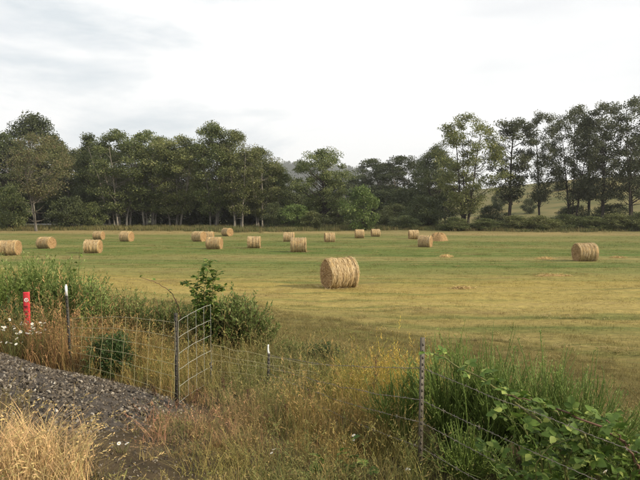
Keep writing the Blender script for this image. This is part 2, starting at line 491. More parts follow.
# ------------------------------------------------------------------ instanced stuff (grass, gravel, far wood)
def instancer(name, pts, rot, scl, tint, idx, protos, label, cat, parent=None):
    col = bpy.data.collections.new(name + '_pieces')
    for me, mat in protos:
        o = bpy.data.objects.new(me.name, me)
        if len(me.materials) == 0: me.materials.append(mat)
        col.objects.link(o)
    n = len(pts)
    me = bpy.data.meshes.new(name); me.vertices.add(n)
    me.vertices.foreach_set('co', np.asarray(pts, np.float32).ravel())
    me.attributes.new('rot', 'FLOAT_VECTOR', 'POINT').data.foreach_set('vector', np.asarray(rot, np.float32).ravel())
    me.attributes.new('scl', 'FLOAT_VECTOR', 'POINT').data.foreach_set('vector', np.asarray(scl, np.float32).ravel())
    tt = np.concatenate([np.asarray(tint), np.ones((n, 1))], 1)
    me.attributes.new('tint', 'FLOAT_COLOR', 'POINT').data.foreach_set('color', tt.astype(np.float32).ravel())
    me.attributes.new('idx', 'INT', 'POINT').data.foreach_set('value', np.asarray(idx, np.int32))
    ng = bpy.data.node_groups.new(name, 'GeometryNodeTree')
    ng.interface.new_socket('Geometry', in_out='INPUT', socket_type='NodeSocketGeometry')
    ng.interface.new_socket('Geometry', in_out='OUTPUT', socket_type='NodeSocketGeometry')
    gi = ng.nodes.new('NodeGroupInput'); go = ng.nodes.new('NodeGroupOutput')
    ci = ng.nodes.new('GeometryNodeCollectionInfo'); ci.inputs['Collection'].default_value = col
    ci.inputs['Separate Children'].default_value = True; ci.inputs['Reset Children'].default_value = True
    ip = ng.nodes.new('GeometryNodeInstanceOnPoints'); ip.inputs['Pick Instance'].default_value = True
    def na(nm, ty):
        a = ng.nodes.new('GeometryNodeInputNamedAttribute'); a.data_type = ty; a.inputs['Name'].default_value = nm
        return [o for o in a.outputs if o.enabled and o.name == 'Attribute'][0]
    ng.links.new(gi.outputs[0], ip.inputs['Points']); ng.links.new(ci.outputs[0], ip.inputs['Instance'])
    ng.links.new(na('idx', 'INT'), ip.inputs['Instance Index'])
    ng.links.new(na('rot', 'FLOAT_VECTOR'), ip.inputs['Rotation'])
    ng.links.new(na('scl', 'FLOAT_VECTOR'), ip.inputs['Scale'])
    ng.links.new(ip.outputs[0], go.inputs[0])
    o = bpy.data.objects.new(name, me); COL.objects.link(o)
    md = o.modifiers.new('scatter', 'NODES'); md.node_group = ng
    o['kind'] = 'stuff'
    if parent is not None: o.parent = parent
    else: tag(o, label, cat)
    return o

def tuft(name, n, h, spread, width, bend, heads=0, seed=0, k=4):
    """a tuft of n bent blades; some of them stalks that carry a seed head"""
    r = np.random.default_rng(seed)
    a = r.uniform(0, 2 * math.pi, n); b = r.uniform(0, 2 * math.pi, n)
    base = np.stack([np.cos(b), np.sin(b), 0 * b], 1) * (r.uniform(0, 1, n) ** .6 * spread)[:, None]
    hh = h * r.uniform(.45, 1.0, n); lean = bend * r.uniform(.1, 1.0, n) * hh
    t = np.linspace(0, 1, k)
    P = np.zeros((n, k, 3))
    P[:, :, 0] = base[:, 0:1] + np.cos(a)[:, None] * lean[:, None] * t[None] ** 2
    P[:, :, 1] = base[:, 1:2] + np.sin(a)[:, None] * lean[:, None] * t[None] ** 2
    P[:, :, 2] = hh[:, None] * (t[None] - .22 * bend * t[None] ** 3) - .03
    Wd = width * r.uniform(.6, 1.2, n)[:, None] * (1 - .85 * t[None] ** 1.5)
    mb = MB(); mb.blades(P, Wd, np.stack([np.cos(a), np.sin(a), 0 * a + .3], 1))
    if heads:
        i = r.choice(n, heads, replace=False)
        for j in i:
            tip = P[j, -1]; d = P[j, -1] - P[j, -2]; d = d / np.linalg.norm(d)
            m = 7
            q = tip + d * np.linspace(-.01, .10, m)[:, None] * (h / .6)
            dd = d + r.normal(0, .5, (m, 3)); mb.leaves(q, dd, r.normal(0, 1, (m, 3)), .035 * h / .6, .010)
    return mb.mesh(name)

def scatter_tint(base, regions, P, jit=.16):
    """colour by place: base colour plus patches (centre, radius, colour, strength)"""
    n = len(P); C = np.tile(np.array(base, float), (n, 1))
    for (c, rad, colr, st) in regions:
        d2 = ((P[:, 0] - c[0]) ** 2 + (P[:, 1] - c[1]) ** 2) / rad ** 2
        k = (st * np.exp(-d2))[:, None] * RNG.uniform(.5, 1.0, (n, 1))
        C = C * (1 - k) + np.array(colr) * k
    return C * (1 + RNG.normal(0, jit, (n, 1))).clip(.5, 1.6)

def in_view(P, m=60):
    """inside the picture plus a margin, so a camera a step aside still sees grass"""
    px = 320 + F * P[:, 0] / P[:, 1].clip(.1)
    return (P[:, 1] > 1.5) & (px > -m - 300 / P[:, 1].clip(1)) & (px < 640 + m + 300 / P[:, 1].clip(1))

def rots(n, tilt=.12):
    return np.stack([RNG.normal(0, tilt, n), RNG.normal(0, tilt, n), RNG.uniform(0, 6.28, n)], 1)

# rough grass of the bank and the field margin
def rough_grass():
    n = 26000
    P = np.stack([RNG.uniform(-11, 9, n), RNG.uniform(2.2, 19, n)], 1)
    s = fs(P[:, 0], P[:, 1]); tt = ft(P[:, 0], P[:, 1])
    grav = sstep(-.1, .3, s - b_near(tt)) * (1 - sstep(-.1, .16, s - b_far(tt))) * (1 - sstep(-5.4, -4.5, tt + .3 * np.sin(s * 5)))
    track = sstep(-3.0, -2.6, s) * (1 - sstep(-2.0, -1.7, s)) * (1 - sstep(-4.6, -3.6, tt))
    keep = in_view(P) & (RNG.uniform(0, 1, n) < (1 - .95 * grav) * (1 - .9 * track)) & (s < 9 + wob(P[:, 0], P[:, 1]))
    for (bpx, bpy_, rad) in ((80, 430, .55), (105, 448, .5), (125, 466, .45), (60, 425, .5), (30, 425, .5), (140, 485, .4)):
        c = hit(bpx, bpy_); keep &= RNG.uniform(0, 1, n) > .93 * np.exp(-(((P[:, 0] - c[0]) ** 2 + (P[:, 1] - c[1]) ** 2) / rad ** 2) ** 2)
    keep &= RNG.uniform(0, 1, n) < (1 - .45 * sstep(5, 10, s)) * (.35 + .65 * sstep(-3.6, -3.0, s))
    P = P[keep]; s = s[keep]; tt = tt[keep]
    n = len(P)
    z = GZ(P[:, 0], P[:, 1])
    pts = np.column_stack([P, z])
    R = lambda px, py: hit(px, py)[:2]
    reg = [(R(380, 395), .85, (.60, .43, .06), 1.0), (R(300, 415), .8, (.19, .20, .06), .7), (R(360, 445), .9, (.44, .26, .085), .95),
           (R(190, 412), .7, (.46, .17, .15), 1.0), (R(165, 440), .6, (.42, .19, .14), .9), (R(215, 440), .5, (.40, .21, .13), .8), (R(250, 430), .7, (.28, .215, .085), .7), (R(300, 372), 1.0, (.18, .165, .07), .8),
           (R(60, 362), 1.3, (.33, .195, .085), .95), (R(150, 385), 1.2, (.34, .25, .07), .85), (R(20, 365), .9, (.33, .195, .09), .9),
           (R(200, 470), .6, (.23, .22, .055), .8), (R(460, 470), 1.2, (.12, .17, .04), .85), (R(230, 400), .7, (.20, .215, .07), .75), (R(270, 380), .8, (.19, .21, .07), .7),
           (R(560, 460), 1.2, (.13, .18, .04), .85), (R(600, 400), 2.0, (.22, .165, .055), .8)]
    tint = scatter_tint((.275, .215, .08), reg, pts, .26)
    gk = RNG.uniform(0, 1, n) < .2 + .35 * (wob(P[:, 0] * 2.1, P[:, 1] * 2.1) > .7)
    tint[gk] = tint[gk] * .35 + np.array((.12, .165, .045)) * .65
    far = sstep(2.5, 6.5, s)[:, None]
    tint = tint * (1 - far) + np.array((.17, .14, .046)) * (1 + RNG.normal(0, .2, (n, 1))) * far
    hs = .92 - .74 * sstep(1.2, 6.0, s)
    hs = hs * (1 - .45 * (sstep(-3.2, -2.3, s) * (1 - sstep(-.2, .2, s - b_far(tt)))))
    hs = hs * RNG.uniform(.45, 1.2, n)
    gv = sstep(-.1, .3, s - b_near(tt)) * (1 - sstep(-.1, .16, s - b_far(tt))) * (1 - sstep(-5.4, -4.5, tt)); hs = hs * (1 - .5 * gv)
    for (c, rad, kk) in ((R(60, 362), 1.0, .3), (R(18, 362), .9, .42), (R(108, 385), .5, -.45), (R(385, 400), .7, .3), (R(250, 395), .9, -.4), (R(300, 400), .7, -.3), (R(215, 410), .6, -.3)):
        hs = hs * (1 + kk * np.exp(-((P[:, 0] - c[0]) ** 2 + (P[:, 1] - c[1]) ** 2) / rad ** 2))
    front = 1 - sstep(4.6, 5.3, P[:, 1]); leftish = 1 - sstep(-1.6, -.7, P[:, 0])
    hs = hs * (1 - .6 * front * leftish) * (1 - .6 * sstep(.7, 1.3, P[:, 0]) * (1 - sstep(1.2, 2.2, s)))
    sc = np.stack([.6 + .4 * hs, .6 + .4 * hs, hs], 1)
    protos = [(tuft('grass_tuft_a', 18, .62, .10, .0068, .55, 5, 1), M_tint), (tuft('grass_tuft_b', 20, .50, .12, .0065, .9, 0, 2), M_tint),
              (tuft('grass_tuft_c', 16, .74, .09, .005, .4, 8, 3), M_tint), (tuft('grass_tuft_d', 20, .56, .13, .008, .7, 3, 4), M_tint),
              (tuft('grass_tuft_e', 6, 1.0, .10, .0055, .35, 5, 9, 5), M_tint)]
    instancer('rough_grass', pts, rots(n, .14), sc, tint, RNG.choice(5, n, p=[.25, .26, .2, .23, .06]), protos,
              'tall dry tan and golden grass growing along the wire fence', 'grass')
rough_grass()

# pale straw grass at the near left corner
def straw_grass():
    n = 420
    c = hit(22, 478)
    P = np.stack([c[0] + RNG.normal(0, .42, n), c[1] + RNG.normal(-.05, .35, n)], 1)
    px = 320 + F * P[:, 0] / P[:, 1]
    k = (px < 82 + RNG.normal(0, 10, n)) & (P[:, 1] > 2.6); P = P[k]; n = len(P)
    pts = np.column_stack([P, GZ(P[:, 0], P[:, 1])])
    tint = scatter_tint((.47, .35, .16), [], pts, .28)
    s_ = RNG.uniform(.5, 1.05, n)
    protos = [(tuft('straw_tuft_a', 10, .50, .07, .0095, .8, 1, 5), M_tint), (tuft('straw_tuft_b', 8, .58, .06, .009, 1.0, 2, 6), M_tint)]
    instancer('straw_grass', pts, rots(n, .16), np.stack([s_, s_, s_], 1), tint, RNG.integers(0, 2, n), protos,
              'pale bleached straw grass in the bottom left corner', 'grass')
straw_grass()

# stubble of the field: denser close by, larger and sparser away
def stubble():
    out = []
    for (y0, y1, dens, sc) in ((8, 18, 7, .9), (18, 32, 4.5, 1.0), (32, 55, 2.0, 1.35), (55, 108, .8, 2.0)):
        hw = lambda y: .64 * y + 4
        area = (hw(y0) + hw(y1)) * (y1 - y0)
        n = int(area * dens)
        y = RNG.uniform(y0, y1, n); x = RNG.uniform(-1, 1, n) * hw(y)
        k = fs(x, y) > 4.0 + wob(x, y)
        out.append(np.stack([x[k], y[k], np.full(k.sum(), sc)], 1))
    A = np.concatenate(out); n = len(A)
    pts = np.column_stack([A[:, :2], GZ(A[:, 0], A[:, 1])])
    s = A[:, 2] * RNG.uniform(.7, 1.3, n)
    near = 1 + .9 * (1 - sstep(10, 20, A[:, 1]))
    sc = np.stack([s, s, (.55 + .25 * s) * near * RNG.uniform(.6, 1.4, n)], 1)
    protos = [(tuft('stubble_a', 40, .13, .42, .010, .8, 0, 11, 3), M_stub), (tuft('stubble_b', 40, .10, .46, .011, 1.2, 0, 12, 3), M_stub)]
    instancer('field_stubble', pts, rots(n, .05), sc, np.ones((n, 3)) * .2, RNG.integers(0, 2, n), protos,
              'short mown stubble and regrowth covering the hay field', 'stubble')
stubble()

# straw left lying by the baler, thicker along the old windrows
def straw_litter():
    n = 5200
    y = 11 + 62 * RNG.uniform(0, 1, n) ** 1.3; x = RNG.uniform(-1, 1, n) * (.62 * y + 2)
    row = np.sin((y + .16 * x + 1.2 * np.sin(x * .07)) * 2 * math.pi / 4.6)
    k = (RNG.uniform(0, 1, n) < .10 + .75 * sstep(.72, .98, row)) & (fs(x, y) > 5.5)
    x, y = x[k], y[k]; n = len(x)
    pts = np.column_stack([x, y, GZ(x, y) + .03])
    tint = scatter_tint((.33, .26, .105), [], pts, .25)
    s_ = RNG.uniform(.5, 1.25, n) * (1 + .4 * sstep(25, 60, y))
    protos = []
    for sd_ in (15, 16, 17):
        r = np.random.default_rng(sd_); m = 26; a = r.normal(0, .7, m) + math.pi * (r.uniform(0, 1, m) < .5)
        p0 = np.stack([r.normal(0, .22, m), r.normal(0, .09, m), r.uniform(0, .05, m)], 1); d = np.stack([np.cos(a), np.sin(a), r.normal(.05, .18, m)], 1) * r.uniform(.10, .26, m)[:, None]
        mb = MB(); mb.blades(np.stack([p0, p0 + d * .5 + np.array([0, 0, .012]), p0 + d], 1), np.full((m, 3), .009), np.tile([0, .3, 1.], (m, 1))); protos.append((mb.mesh('straw_wisp'), M_tint))
    rt = np.zeros((n, 3)); rt[:, 2] = RNG.normal(-.14, .5, n)
    instancer('straw_litter', pts, rt, np.stack([s_, s_, s_ * RNG.uniform(.6, 1.3, n)], 1), tint, RNG.integers(0, 3, n), protos,
              'loose straw lying in thin rows on the mown field', 'straw')
straw_litter()

# uncut grass along the foot of the trees
def margin_grass():
    n = 6500
    x = RNG.uniform(-78, 80, n); y = RNG.uniform(94, 122, n)
    k = y > 101 + 3 * np.sin(x * .11) + RNG.normal(0, 1.2, n)
    x, y = x[k], y[k]; n = len(x)
    pts = np.column_stack([x, y, GZ(x, y)])
    mixv = RNG.uniform(0, 1, (n, 1))
    tint = np.array((.10, .125, .04)) * (1 - mixv) + np.array((.21, .175, .075)) * mixv * .9
    tint[x < -25] = tint[x < -25] * .8 + np.array((.05, .04, .015))
    s = RNG.uniform(.8, 1.6, n)
    protos = [(tuft('margin_tuft_a', 34, 1.0, .55, .05, .6, 0, 21, 3), M_tint), (tuft('margin_tuft_b', 30, .8, .6, .055, .9, 0, 22, 3), M_tint)]
    instancer('margin_grass', pts, rots(n, .1), np.stack([s, s, s * .8], 1), tint, RNG.integers(0, 2, n), protos,
              'uncut green and tan grass along the foot of the far trees', 'grass')
margin_grass()

# ------------------------------------------------------------------ trees
def make_tree(seed, H, Wd, base=.3, bot=.32, trunks=1, clumps=80, per=150, leaf=.36, crad=1.35, r0=.26, top=.8, lean=.0, spread=.5, dead=0):
    """returns (trunk mesh, crown mesh): tapered trunks with limbs that carry leaf clumps through an uneven crown"""
    r = np.random.default_rng(seed)
    tm, cm = MB(), MB()
    zb = base * H
    # trunks
    K = 9; tk = []
    for i in range(trunks):
        a = r.uniform(0, 6.28) if trunks > 1 else 0
        off = 0 if trunks == 1 else r.uniform(.25, .6) * spread
        tilt = (Wd * .24 if trunks > 1 else .03 * H) * r.uniform(.4, 1.1)
        t = np.linspace(0, 1, K); hh = H * r.uniform(.72, .92)
        wx = np.cumsum(r.normal(0, .09, K)); wy = np.cumsum(r.normal(0, .09, K)); wx -= wx[0]; wy -= wy[0]
        P = np.stack([np.cos(a) * (off + tilt * t ** 1.2) + wx + lean * H * t, np.sin(a) * (off + tilt * t ** 1.2) + wy, hh * t - .35 * (t == 0)], 1)
        R = r0 * (1.0 if trunks == 1 else r.uniform(.5, .9)) * (1 - .85 * t) + .02
        R[0] *= 1.5
        tm.tubes(P, R, 7); tk.append((P, R))
    # clump centres: lobes give the outline its dents
    lob = [(r.uniform(0, 6.28), r.uniform(.1, .9), r.uniform(.35, .7), r.uniform(.55, 1.1)) for _ in range(7)]
    C = []
    while len(C) < clumps:
        u = r.uniform(0, 1); a = r.uniform(0, 6.28)
        um = min(max(.42 * top, .15), .6)
        if u > um: prof = max(1 - ((u - um) / (1 - um)) ** (2.3 if top > .6 else 1.1), 0) ** (.55 if top > .6 else .9)
        else: prof = bot + (1 - bot) * (u / um) ** .8
        m = .80 + .12 * r.normal()
        for (la, lu, lw, ls) in lob:
            da = math.atan2(math.sin(a - la), math.cos(a - la))
            m += .42 * ls * math.exp(-(da * da) / .5 - ((u - lu) / (lw * .5)) ** 2)
        rad = Wd / 2 * prof * min(m, 1.2) * r.uniform(.12, 1) ** .45
        z = zb + (H - zb) * u * (.94 + .06 * r.uniform())
        C.append((rad * math.cos(a) + lean * z, rad * math.sin(a), z))
    C = np.array(C)
    # limbs
    LP, LR = [], []
    for c in C:
        P, R = tk[r.integers(len(tk))]
        z0 = max(zb * .75, c[2] - r.uniform(.35, .9) * np.hypot(c[0], c[1]) - .8)
        f = np.clip(z0 / P[-1, 2], .1, .97) * (K - 1); i = int(f)
        p0 = P[i] + (P[min(i + 1, K - 1)] - P[i]) * (f - i); rr = R[i] * .42
        mid = (p0 + c) / 2 + np.array([0, 0, -.25]) + r.normal(0, .22, 3)
        LP.append([p0, (p0 + mid) / 2 + r.normal(0, .1, 3), mid, (mid + c) / 2 + r.normal(0, .12, 3), c]); LR.append([rr, rr * .75, rr * .55, rr * .35, .015])
    tm.tubes(np.array(LP), np.array(LR).clip(.012), 4)
    # dead bare twigs under the crown
    for _ in range(dead):
        P, R = tk[r.integers(len(tk))]; i = r.integers(1, K - 3); p0 = P[i]
        a = r.uniform(0, 6.28); ln = r.uniform(.8, 2.6)
        e = p0 + np.array([math.cos(a) * ln, math.sin(a) * ln, ln * r.uniform(-.1, .8)])
        tm.tubes(np.array([p0, (p0 + e) / 2 + r.normal(0, .2, 3), e]), np.array([.05, .035, .012]), 3)
    # leaves
    N = clumps * per
    ci = np.repeat(np.arange(clumps), per)
    cs = crad * r.uniform(.55, 1.25, clumps)
    d = r.normal(0, 1, (N, 3)); d /= np.linalg.norm(d, axis=1, keepdims=True)
    rad = r.uniform(0, 1, N) ** .5
    pos = C[ci] + d * (rad * cs[ci])[:, None] * np.array([1, 1, .62])
    pos += r.normal(0, .12, (N, 3))
    pos[:, 2] = np.maximum(pos[:, 2], .35)
    D = d * .6 + r.normal(0, .7, (N, 3)) + np.array([0, 0, -.15])
    Nn = np.array([0, 0, .8]) + r.normal(0, .7, (N, 3))
    cm.leaves(pos, D, Nn, leaf * r.uniform(.6, 1.3, N), leaf * .62 * r.uniform(.6, 1.2, N))
    return tm.mesh('trunk'), cm.mesh('crown')

def with_mat(me, mat):
    me.materials.append(mat); return me

LIB = {}
def proto(key, mats, **kw):
    a, b = make_tree(**kw)
    LIB[key] = (with_mat(a, mats[0]), with_mat(b, mats[1]), kw['H'], kw['Wd'])
proto('broad_a', (M_barkpale, M_leaf['green']), seed=1, H=20, Wd=12, base=.17, bot=.55, trunks=6, clumps=120, per=185, leaf=.32, top=1.15, r0=.19, spread=2.6, dead=70)
proto('broad_b', (M_barkpale, M_leaf['olive']), seed=2, H=20, Wd=11, base=.18, bot=.55, trunks=5, clumps=115, per=185, leaf=.32, top=1.15, r0=.18, spread=2.4, dead=60)
proto('tall_a', (M_barkpale, M_leaf['olive']), seed=3, H=21, Wd=9.5, base=.15, trunks=5, clumps=115, per=185, leaf=.32, top=1.0, r0=.17, spread=2.2, dead=50)
proto('tall_b', (M_bark, M_leaf['green']), seed=4, H=21, Wd=9, base=.14, trunks=4, clumps=115, per=185, leaf=.32, top=1.0, r0=.18, spread=1.8, dead=40)
proto('round', (M_barkdark, M_leaf['green']), seed=55, bot=.55, H=16, Wd=11, base=.22, trunks=1, clumps=120, per=185, leaf=.32, top=.95, r0=.3, dead=4)
proto('slim_rust', (M_bark, M_leaf['rust']), seed=6, H=20, Wd=13, base=.36, trunks=2, clumps=95, per=110, top=1.25, r0=.24, spread=.8, dead=60, crad=1.5, leaf=.34)
proto('conifer', (M_barkdark, M_leaf['deep']), seed=7, H=20, Wd=7, base=.14, trunks=1, clumps=80, per=165, leaf=.33, top=.4, r0=.25)
proto('deep_a', (M_bark, M_leaf['deep']), seed=8, H=21, Wd=11, base=.22, trunks=2, clumps=115, per=165, leaf=.33, top=1.2, r0=.26, spread=1.0, dead=6)
proto('deep_b', (M_barkdark, M_leaf['deep']), seed=9, H=19, Wd=10, base=.16, trunks=3, clumps=115, per=165, leaf=.33, top=1.05, r0=.24, spread=1.2, dead=6)
proto('oak_a', (M_barkdark, M_leaf['dark']), seed=10, H=25, Wd=11, base=.25, bot=.55, trunks=2, clumps=105, per=130, top=1.2, r0=.3, spread=.9, dead=10)
proto('oak_b', (M_barkdark, M_leaf['dark']), seed=11, H=25, Wd=12, base=.24, bot=.55, trunks=3, clumps=110, per=130, top=1.2, r0=.28, spread=1.4, dead=12)
proto('oak_slim', (M_barkdark, M_leaf['dark']), seed=12, H=23, Wd=8.5, base=.26, trunks=1, clumps=85, per=130, top=1.15, r0=.32, dead=14, crad=1.25)
proto('oak_olive', (M_barkdark, M_leaf['olive']), seed=13, H=23, Wd=13, base=.16, trunks=4, clumps=125, per=130, top=.85, r0=.26, spread=1.8, dead=40)
proto('far_a', (M_bark, M_leaf['far']), seed=14, H=20, Wd=12, base=.12, trunks=2, clumps=100, per=130, top=.95, r0=.26, spread=1.0, leaf=.42)
def make_bush(seed, H, Wd, clumps, per, leaf):
    return make_tree(seed=seed, H=H, Wd=Wd, base=.06, trunks=4, clumps=clumps, per=per, leaf=leaf, crad=H * .17, r0=.07, top=.85, spread=.6)
for k, mt in (('bush_fresh', M_leaf['fresh']), ('bush_green', M_leaf['green']), ('bush_dark', M_leaf['deep']), ('bush_olive', M_leaf['olive'])):
    a, b = make_bush(hash(k) % 97 if False else {'bush_fresh': 31, 'bush_green': 32, 'bush_dark': 33, 'bush_olive': 34}[k], 6, 6, 60, 130, .30)
    LIB[k] = (with_mat(a, M_barkdark), with_mat(b, mt), 6, 6)

def plant(key, px, top, wpx, d, label, cat='tree', group=None, name=None, rz=None, sink=0.0):
    """stand a tree at forward distance d so that its crown has the photograph's height and width there"""
    tme, cme, H, Wd = LIB[key]
    p = ray(px, top, d); z0 = float(GZ(p[0], p[1]))
    h = p[2] - z0
    e = thing(name or ('bush' if key.startswith('bush') else 'tree'), (p[0], p[1], z0 - sink), label, cat, group, RNG.uniform(0, 6.28) if rz is None else rz)
    sw = 1.1 * wpx / F * d / Wd
    e.scale = (sw, sw, h / H)
    obj('trunk', tme, None, e); obj('crown', cme, None, e)
    return e

G1 = 'trees along the left edge of the field'
plant('deep_a', 2, 132, 56, 124, 'dark green tree cut by the left edge of the photo', group=G1)
plant('deep_b', 34, 116, 62, 134, 'tallest dark tree at the far left, its top above the reddish slim tree', group=G1)
plant('slim_rust', 36, 134, 58, 101, 'thin reddish-brown tree with a bare straight trunk at the left field edge', group=G1)
plant('broad_b', 68, 146, 46, 128, 'light olive tree just right of the reddish slim tree', group=G1)
plant('conifer', 88, 134, 32, 124, 'narrow pointed tree left of the pale multi-stemmed clump', group=G1)
plant('broad_a', 119, 131, 68, 116, 'broad green tree with a fan of pale stems behind the small bale', group=G1)
plant('broad_a', 148, 132, 64, 119, 'round-topped green tree right of the fan of pale stems', group=G1)
plant('broad_b', 174, 135, 58, 117, 'olive green tree at the right end of the left wood, before the tall clump', group=G1)
G2 = 'tall pale-stemmed trees at the centre left'
plant('tall_b', 212, 123, 44, 114, 'tallest tree of the centre-left clump, at its left side', group=G2)
plant('tall_a', 238, 130, 42, 113, 'tall olive tree with slender pale stems in the middle of the centre-left clump', group=G2)
plant('tall_a', 262, 147, 42, 115, 'olive tree stepping down right of the tallest centre-left clump', group=G2)
plant('tall_b', 277, 164, 30, 118, 'short sunlit tree at the right end of the centre-left clump', group=G2)
G3 = 'trees at the middle of the far field edge'
plant('round', 323, 149, 52, 117, 'round-crowned tree on a single dark trunk behind the middle bales', group=G3)
plant('far_a', 374, 158, 44, 158, 'hazy far tree behind the bright green bush', group=G3)
plant('far_a', 404, 155, 50, 152, 'hazy far tree in the gap left of the tall olive oak', group=G3)
plant('deep_b', 436, 147, 38, 132, 'dark tree tucked against the left side of the tall olive oak', group=G3)
G4 = 'dark oaks on the right'
plant('oak_olive', 466, 114, 66, 107, 'tall ragged olive oak with low forks, first of the right-hand trees', group=G4)
plant('oak_slim', 511, 118, 44, 110, 'slim dark oak standing apart with sky on both sides', group=G4)
plant('oak_a', 543, 112, 38, 110, 'dark oak with a leaning trunk right of the slim one standing apart', group=G4)
plant('oak_b', 575, 105, 50, 112, 'broad dark oak behind the bale on the right', group=G4)
plant('oak_a', 606, 102, 48, 108, 'dark many-limbed oak right of the right-hand bale', group=G4)
plant('oak_b', 637, 95, 56, 107, 'tallest dark oak at the right edge of the photo', group=G4)
plant('oak_a', 668, 100, 60, 112, 'dark oak just past the right edge, only its left limbs in view', group=G4)
for px, top, w_, d, wh in [(590, 116, 36, 121, 'filling the gap right of the broad dark oak'), (654, 104, 54, 121, 'at the right edge behind the tallest oak')]:
    plant('oak_slim', px, top, w_, d, 'second-row dark oak ' + wh, group=G4)
# rows of the wood behind
gl = 'woodland trees in the shade behind the front row'
for px, top, d, wh in [(-22, 140, 128, 'just past the left edge of the photo'), (14, 142, 140, 'left of the reddish slim tree'), (52, 140, 142, 'behind the right side of the reddish slim tree'),
                       (78, 152, 146, 'left of the narrow pointed tree'), (102, 144, 138, 'between the narrow pointed tree and the fan of pale stems'), (131, 142, 136, 'directly behind the fan of pale stems'),
                       (160, 143, 138, 'behind the round-topped green tree'), (188, 146, 134, 'in the notch left of the tall centre-left clump'), (196, 150, 142, 'furthest back in the notch before the tall clump'),
                       (224, 142, 132, 'between the two tallest centre-left trees'), (250, 152, 134, 'behind the right half of the tall centre-left clump'), (268, 166, 136, 'where the centre-left clump steps down'), (296, 186, 140, 'in the dip below the distant hill')]:
    plant('deep_a' if RNG.uniform() < .5 else 'deep_b', px, top, RNG.uniform(44, 60), d, 'shaded second-row tree ' + wh, group=gl)
for px, top, d, wh in [(342, 182, 146, 'right behind the round-crowned tree'), (355, 180, 170, 'over the bright green bush'), (390, 163, 165, 'between the two hazy far trees'), (420, 160, 160, 'right of the two hazy far trees'), (448, 158, 140, 'behind the left side of the ragged olive oak')]:
    plant('far_a', px, top, RNG.uniform(40, 52), d, 'grey-green back-row tree ' + wh, group='trees in the hazy back row')
for px, top, d, wh in [(5, 176, 132, 'at the left edge of the wood'), (30, 178, 138, 'left of the bare reddish trunk'), (58, 180, 134, 'behind the rounded dark bush'), (84, 178, 130, 'under the narrow pointed tree'),
                       (108, 182, 130, 'left of the fan of pale stems'), (136, 180, 128, 'among the pale fan of stems'), (164, 180, 128, 'under the round-topped green tree'), (190, 184, 126, 'in the notch before the tall clump'),
                       (214, 180, 126, 'above the touching trio of bales'), (240, 182, 126, 'above the single bale right of the trio'), (262, 186, 128, 'left of the small dark bush'), (284, 190, 128, 'behind the pale yellow-green bush'),
                       (306, 194, 130, 'left of the round-crowned tree'), (335, 196, 132, 'right of the round-crowned tree trunk'), (385, 190, 140, 'right of the bright green bush'), (412, 188, 138, 'in the hazy gap at the middle')]:
    plant('bush_dark', px, top, RNG.uniform(34, 46), d, 'dark thicket shrub ' + wh, 'shrub', 'shrubs in the shade of the wood', name='thicket_shrub')

# bushes at the foot of the trees
B = 'bushes at the foot of the trees'
for key, px, top, w_, d, lab in [
    ('bush_green', 8, 188, 34, 106, 'green bush at the left edge beyond the leftmost bale'),
    ('bush_dark', 68, 197, 30, 108, 'rounded dark bush right of the bare trunk of the reddish tree'),
    ('bush_green', 92, 203, 24, 112, 'low green bush beside the pale fan of stems'),
    ('bush_dark', 273, 203, 18, 107, 'small dark bush at the right foot of the centre-left clump'),
    ('bush_fresh', 295, 205, 30, 109, 'pale yellow-green bush behind the pair of middle bales'),
    ('bush_olive', 312, 212, 26, 106, 'low olive bush left of the round-crowned tree trunk'),
    ('bush_fresh', 362, 187, 32, 104, 'bright green rounded bush standing out in the middle of the tree line'),
    ('bush_olive', 395, 205, 30, 118, 'greyish bush right of the bright green bush'),
    ('bush_dark', 426, 196, 36, 114, 'dark bush below the hazy gap, left of the ragged olive oak'),
    ('bush_green', 405, 216, 28, 108, 'low bush behind the bale with the slumped heap beside it'),
    ('bush_dark', 492, 205, 26, 116, 'dark bush between the ragged olive oak and the slim oak'),
    ('bush_green', 455, 218, 30, 103, 'low green bush at the left foot of the ragged olive oak'),
    ('bush_green', 485, 219, 32, 104, 'low green bush between the ragged olive oak and the slim oak'),
    ('bush_olive', 515, 216, 34, 105, 'low pale bush at the foot of the slim oak'),
    ('bush_olive', 541, 216, 30, 103, 'pale low bush left of the right-hand bale'),
    ('bush_green', 566, 215, 34, 105, 'low green bush straight behind the right-hand bale'),
    ('bush_green', 592, 217, 34, 104, 'low green bush just right of the right-hand bale'),
    ('bush_olive', 616, 214, 34, 104, 'low olive bush left of the bush cut by the right edge'),
    ('bush_green', 642, 213, 36, 103, 'low green bush cut by the right edge of the photo'),
    ('bush_dark', 575, 206, 36, 114, 'dark bush between the trunks behind the right-hand bale'),
    ('bush_dark', 612, 204, 36, 114, 'dark bush between the trunks near the right edge'),
]:
    plant(key, px, top, w_, d, lab, 'bush', B)
for px, top, d, w_, wh in [(498, 190, 190, 12, 'just left of the slim oak'), (530, 199, 170, 12, 'right of the slim oak'), (560, 186, 215, 14, 'behind the broad oak'), (600, 190, 200, 12, 'behind the many-limbed oak'), (634, 184, 215, 14, 'near the right edge')]:
    plant('bush_dark', px, top, w_, d, 'small dark shrub on the dry hillside ' + wh, 'bush', 'shrubs on the hillside')

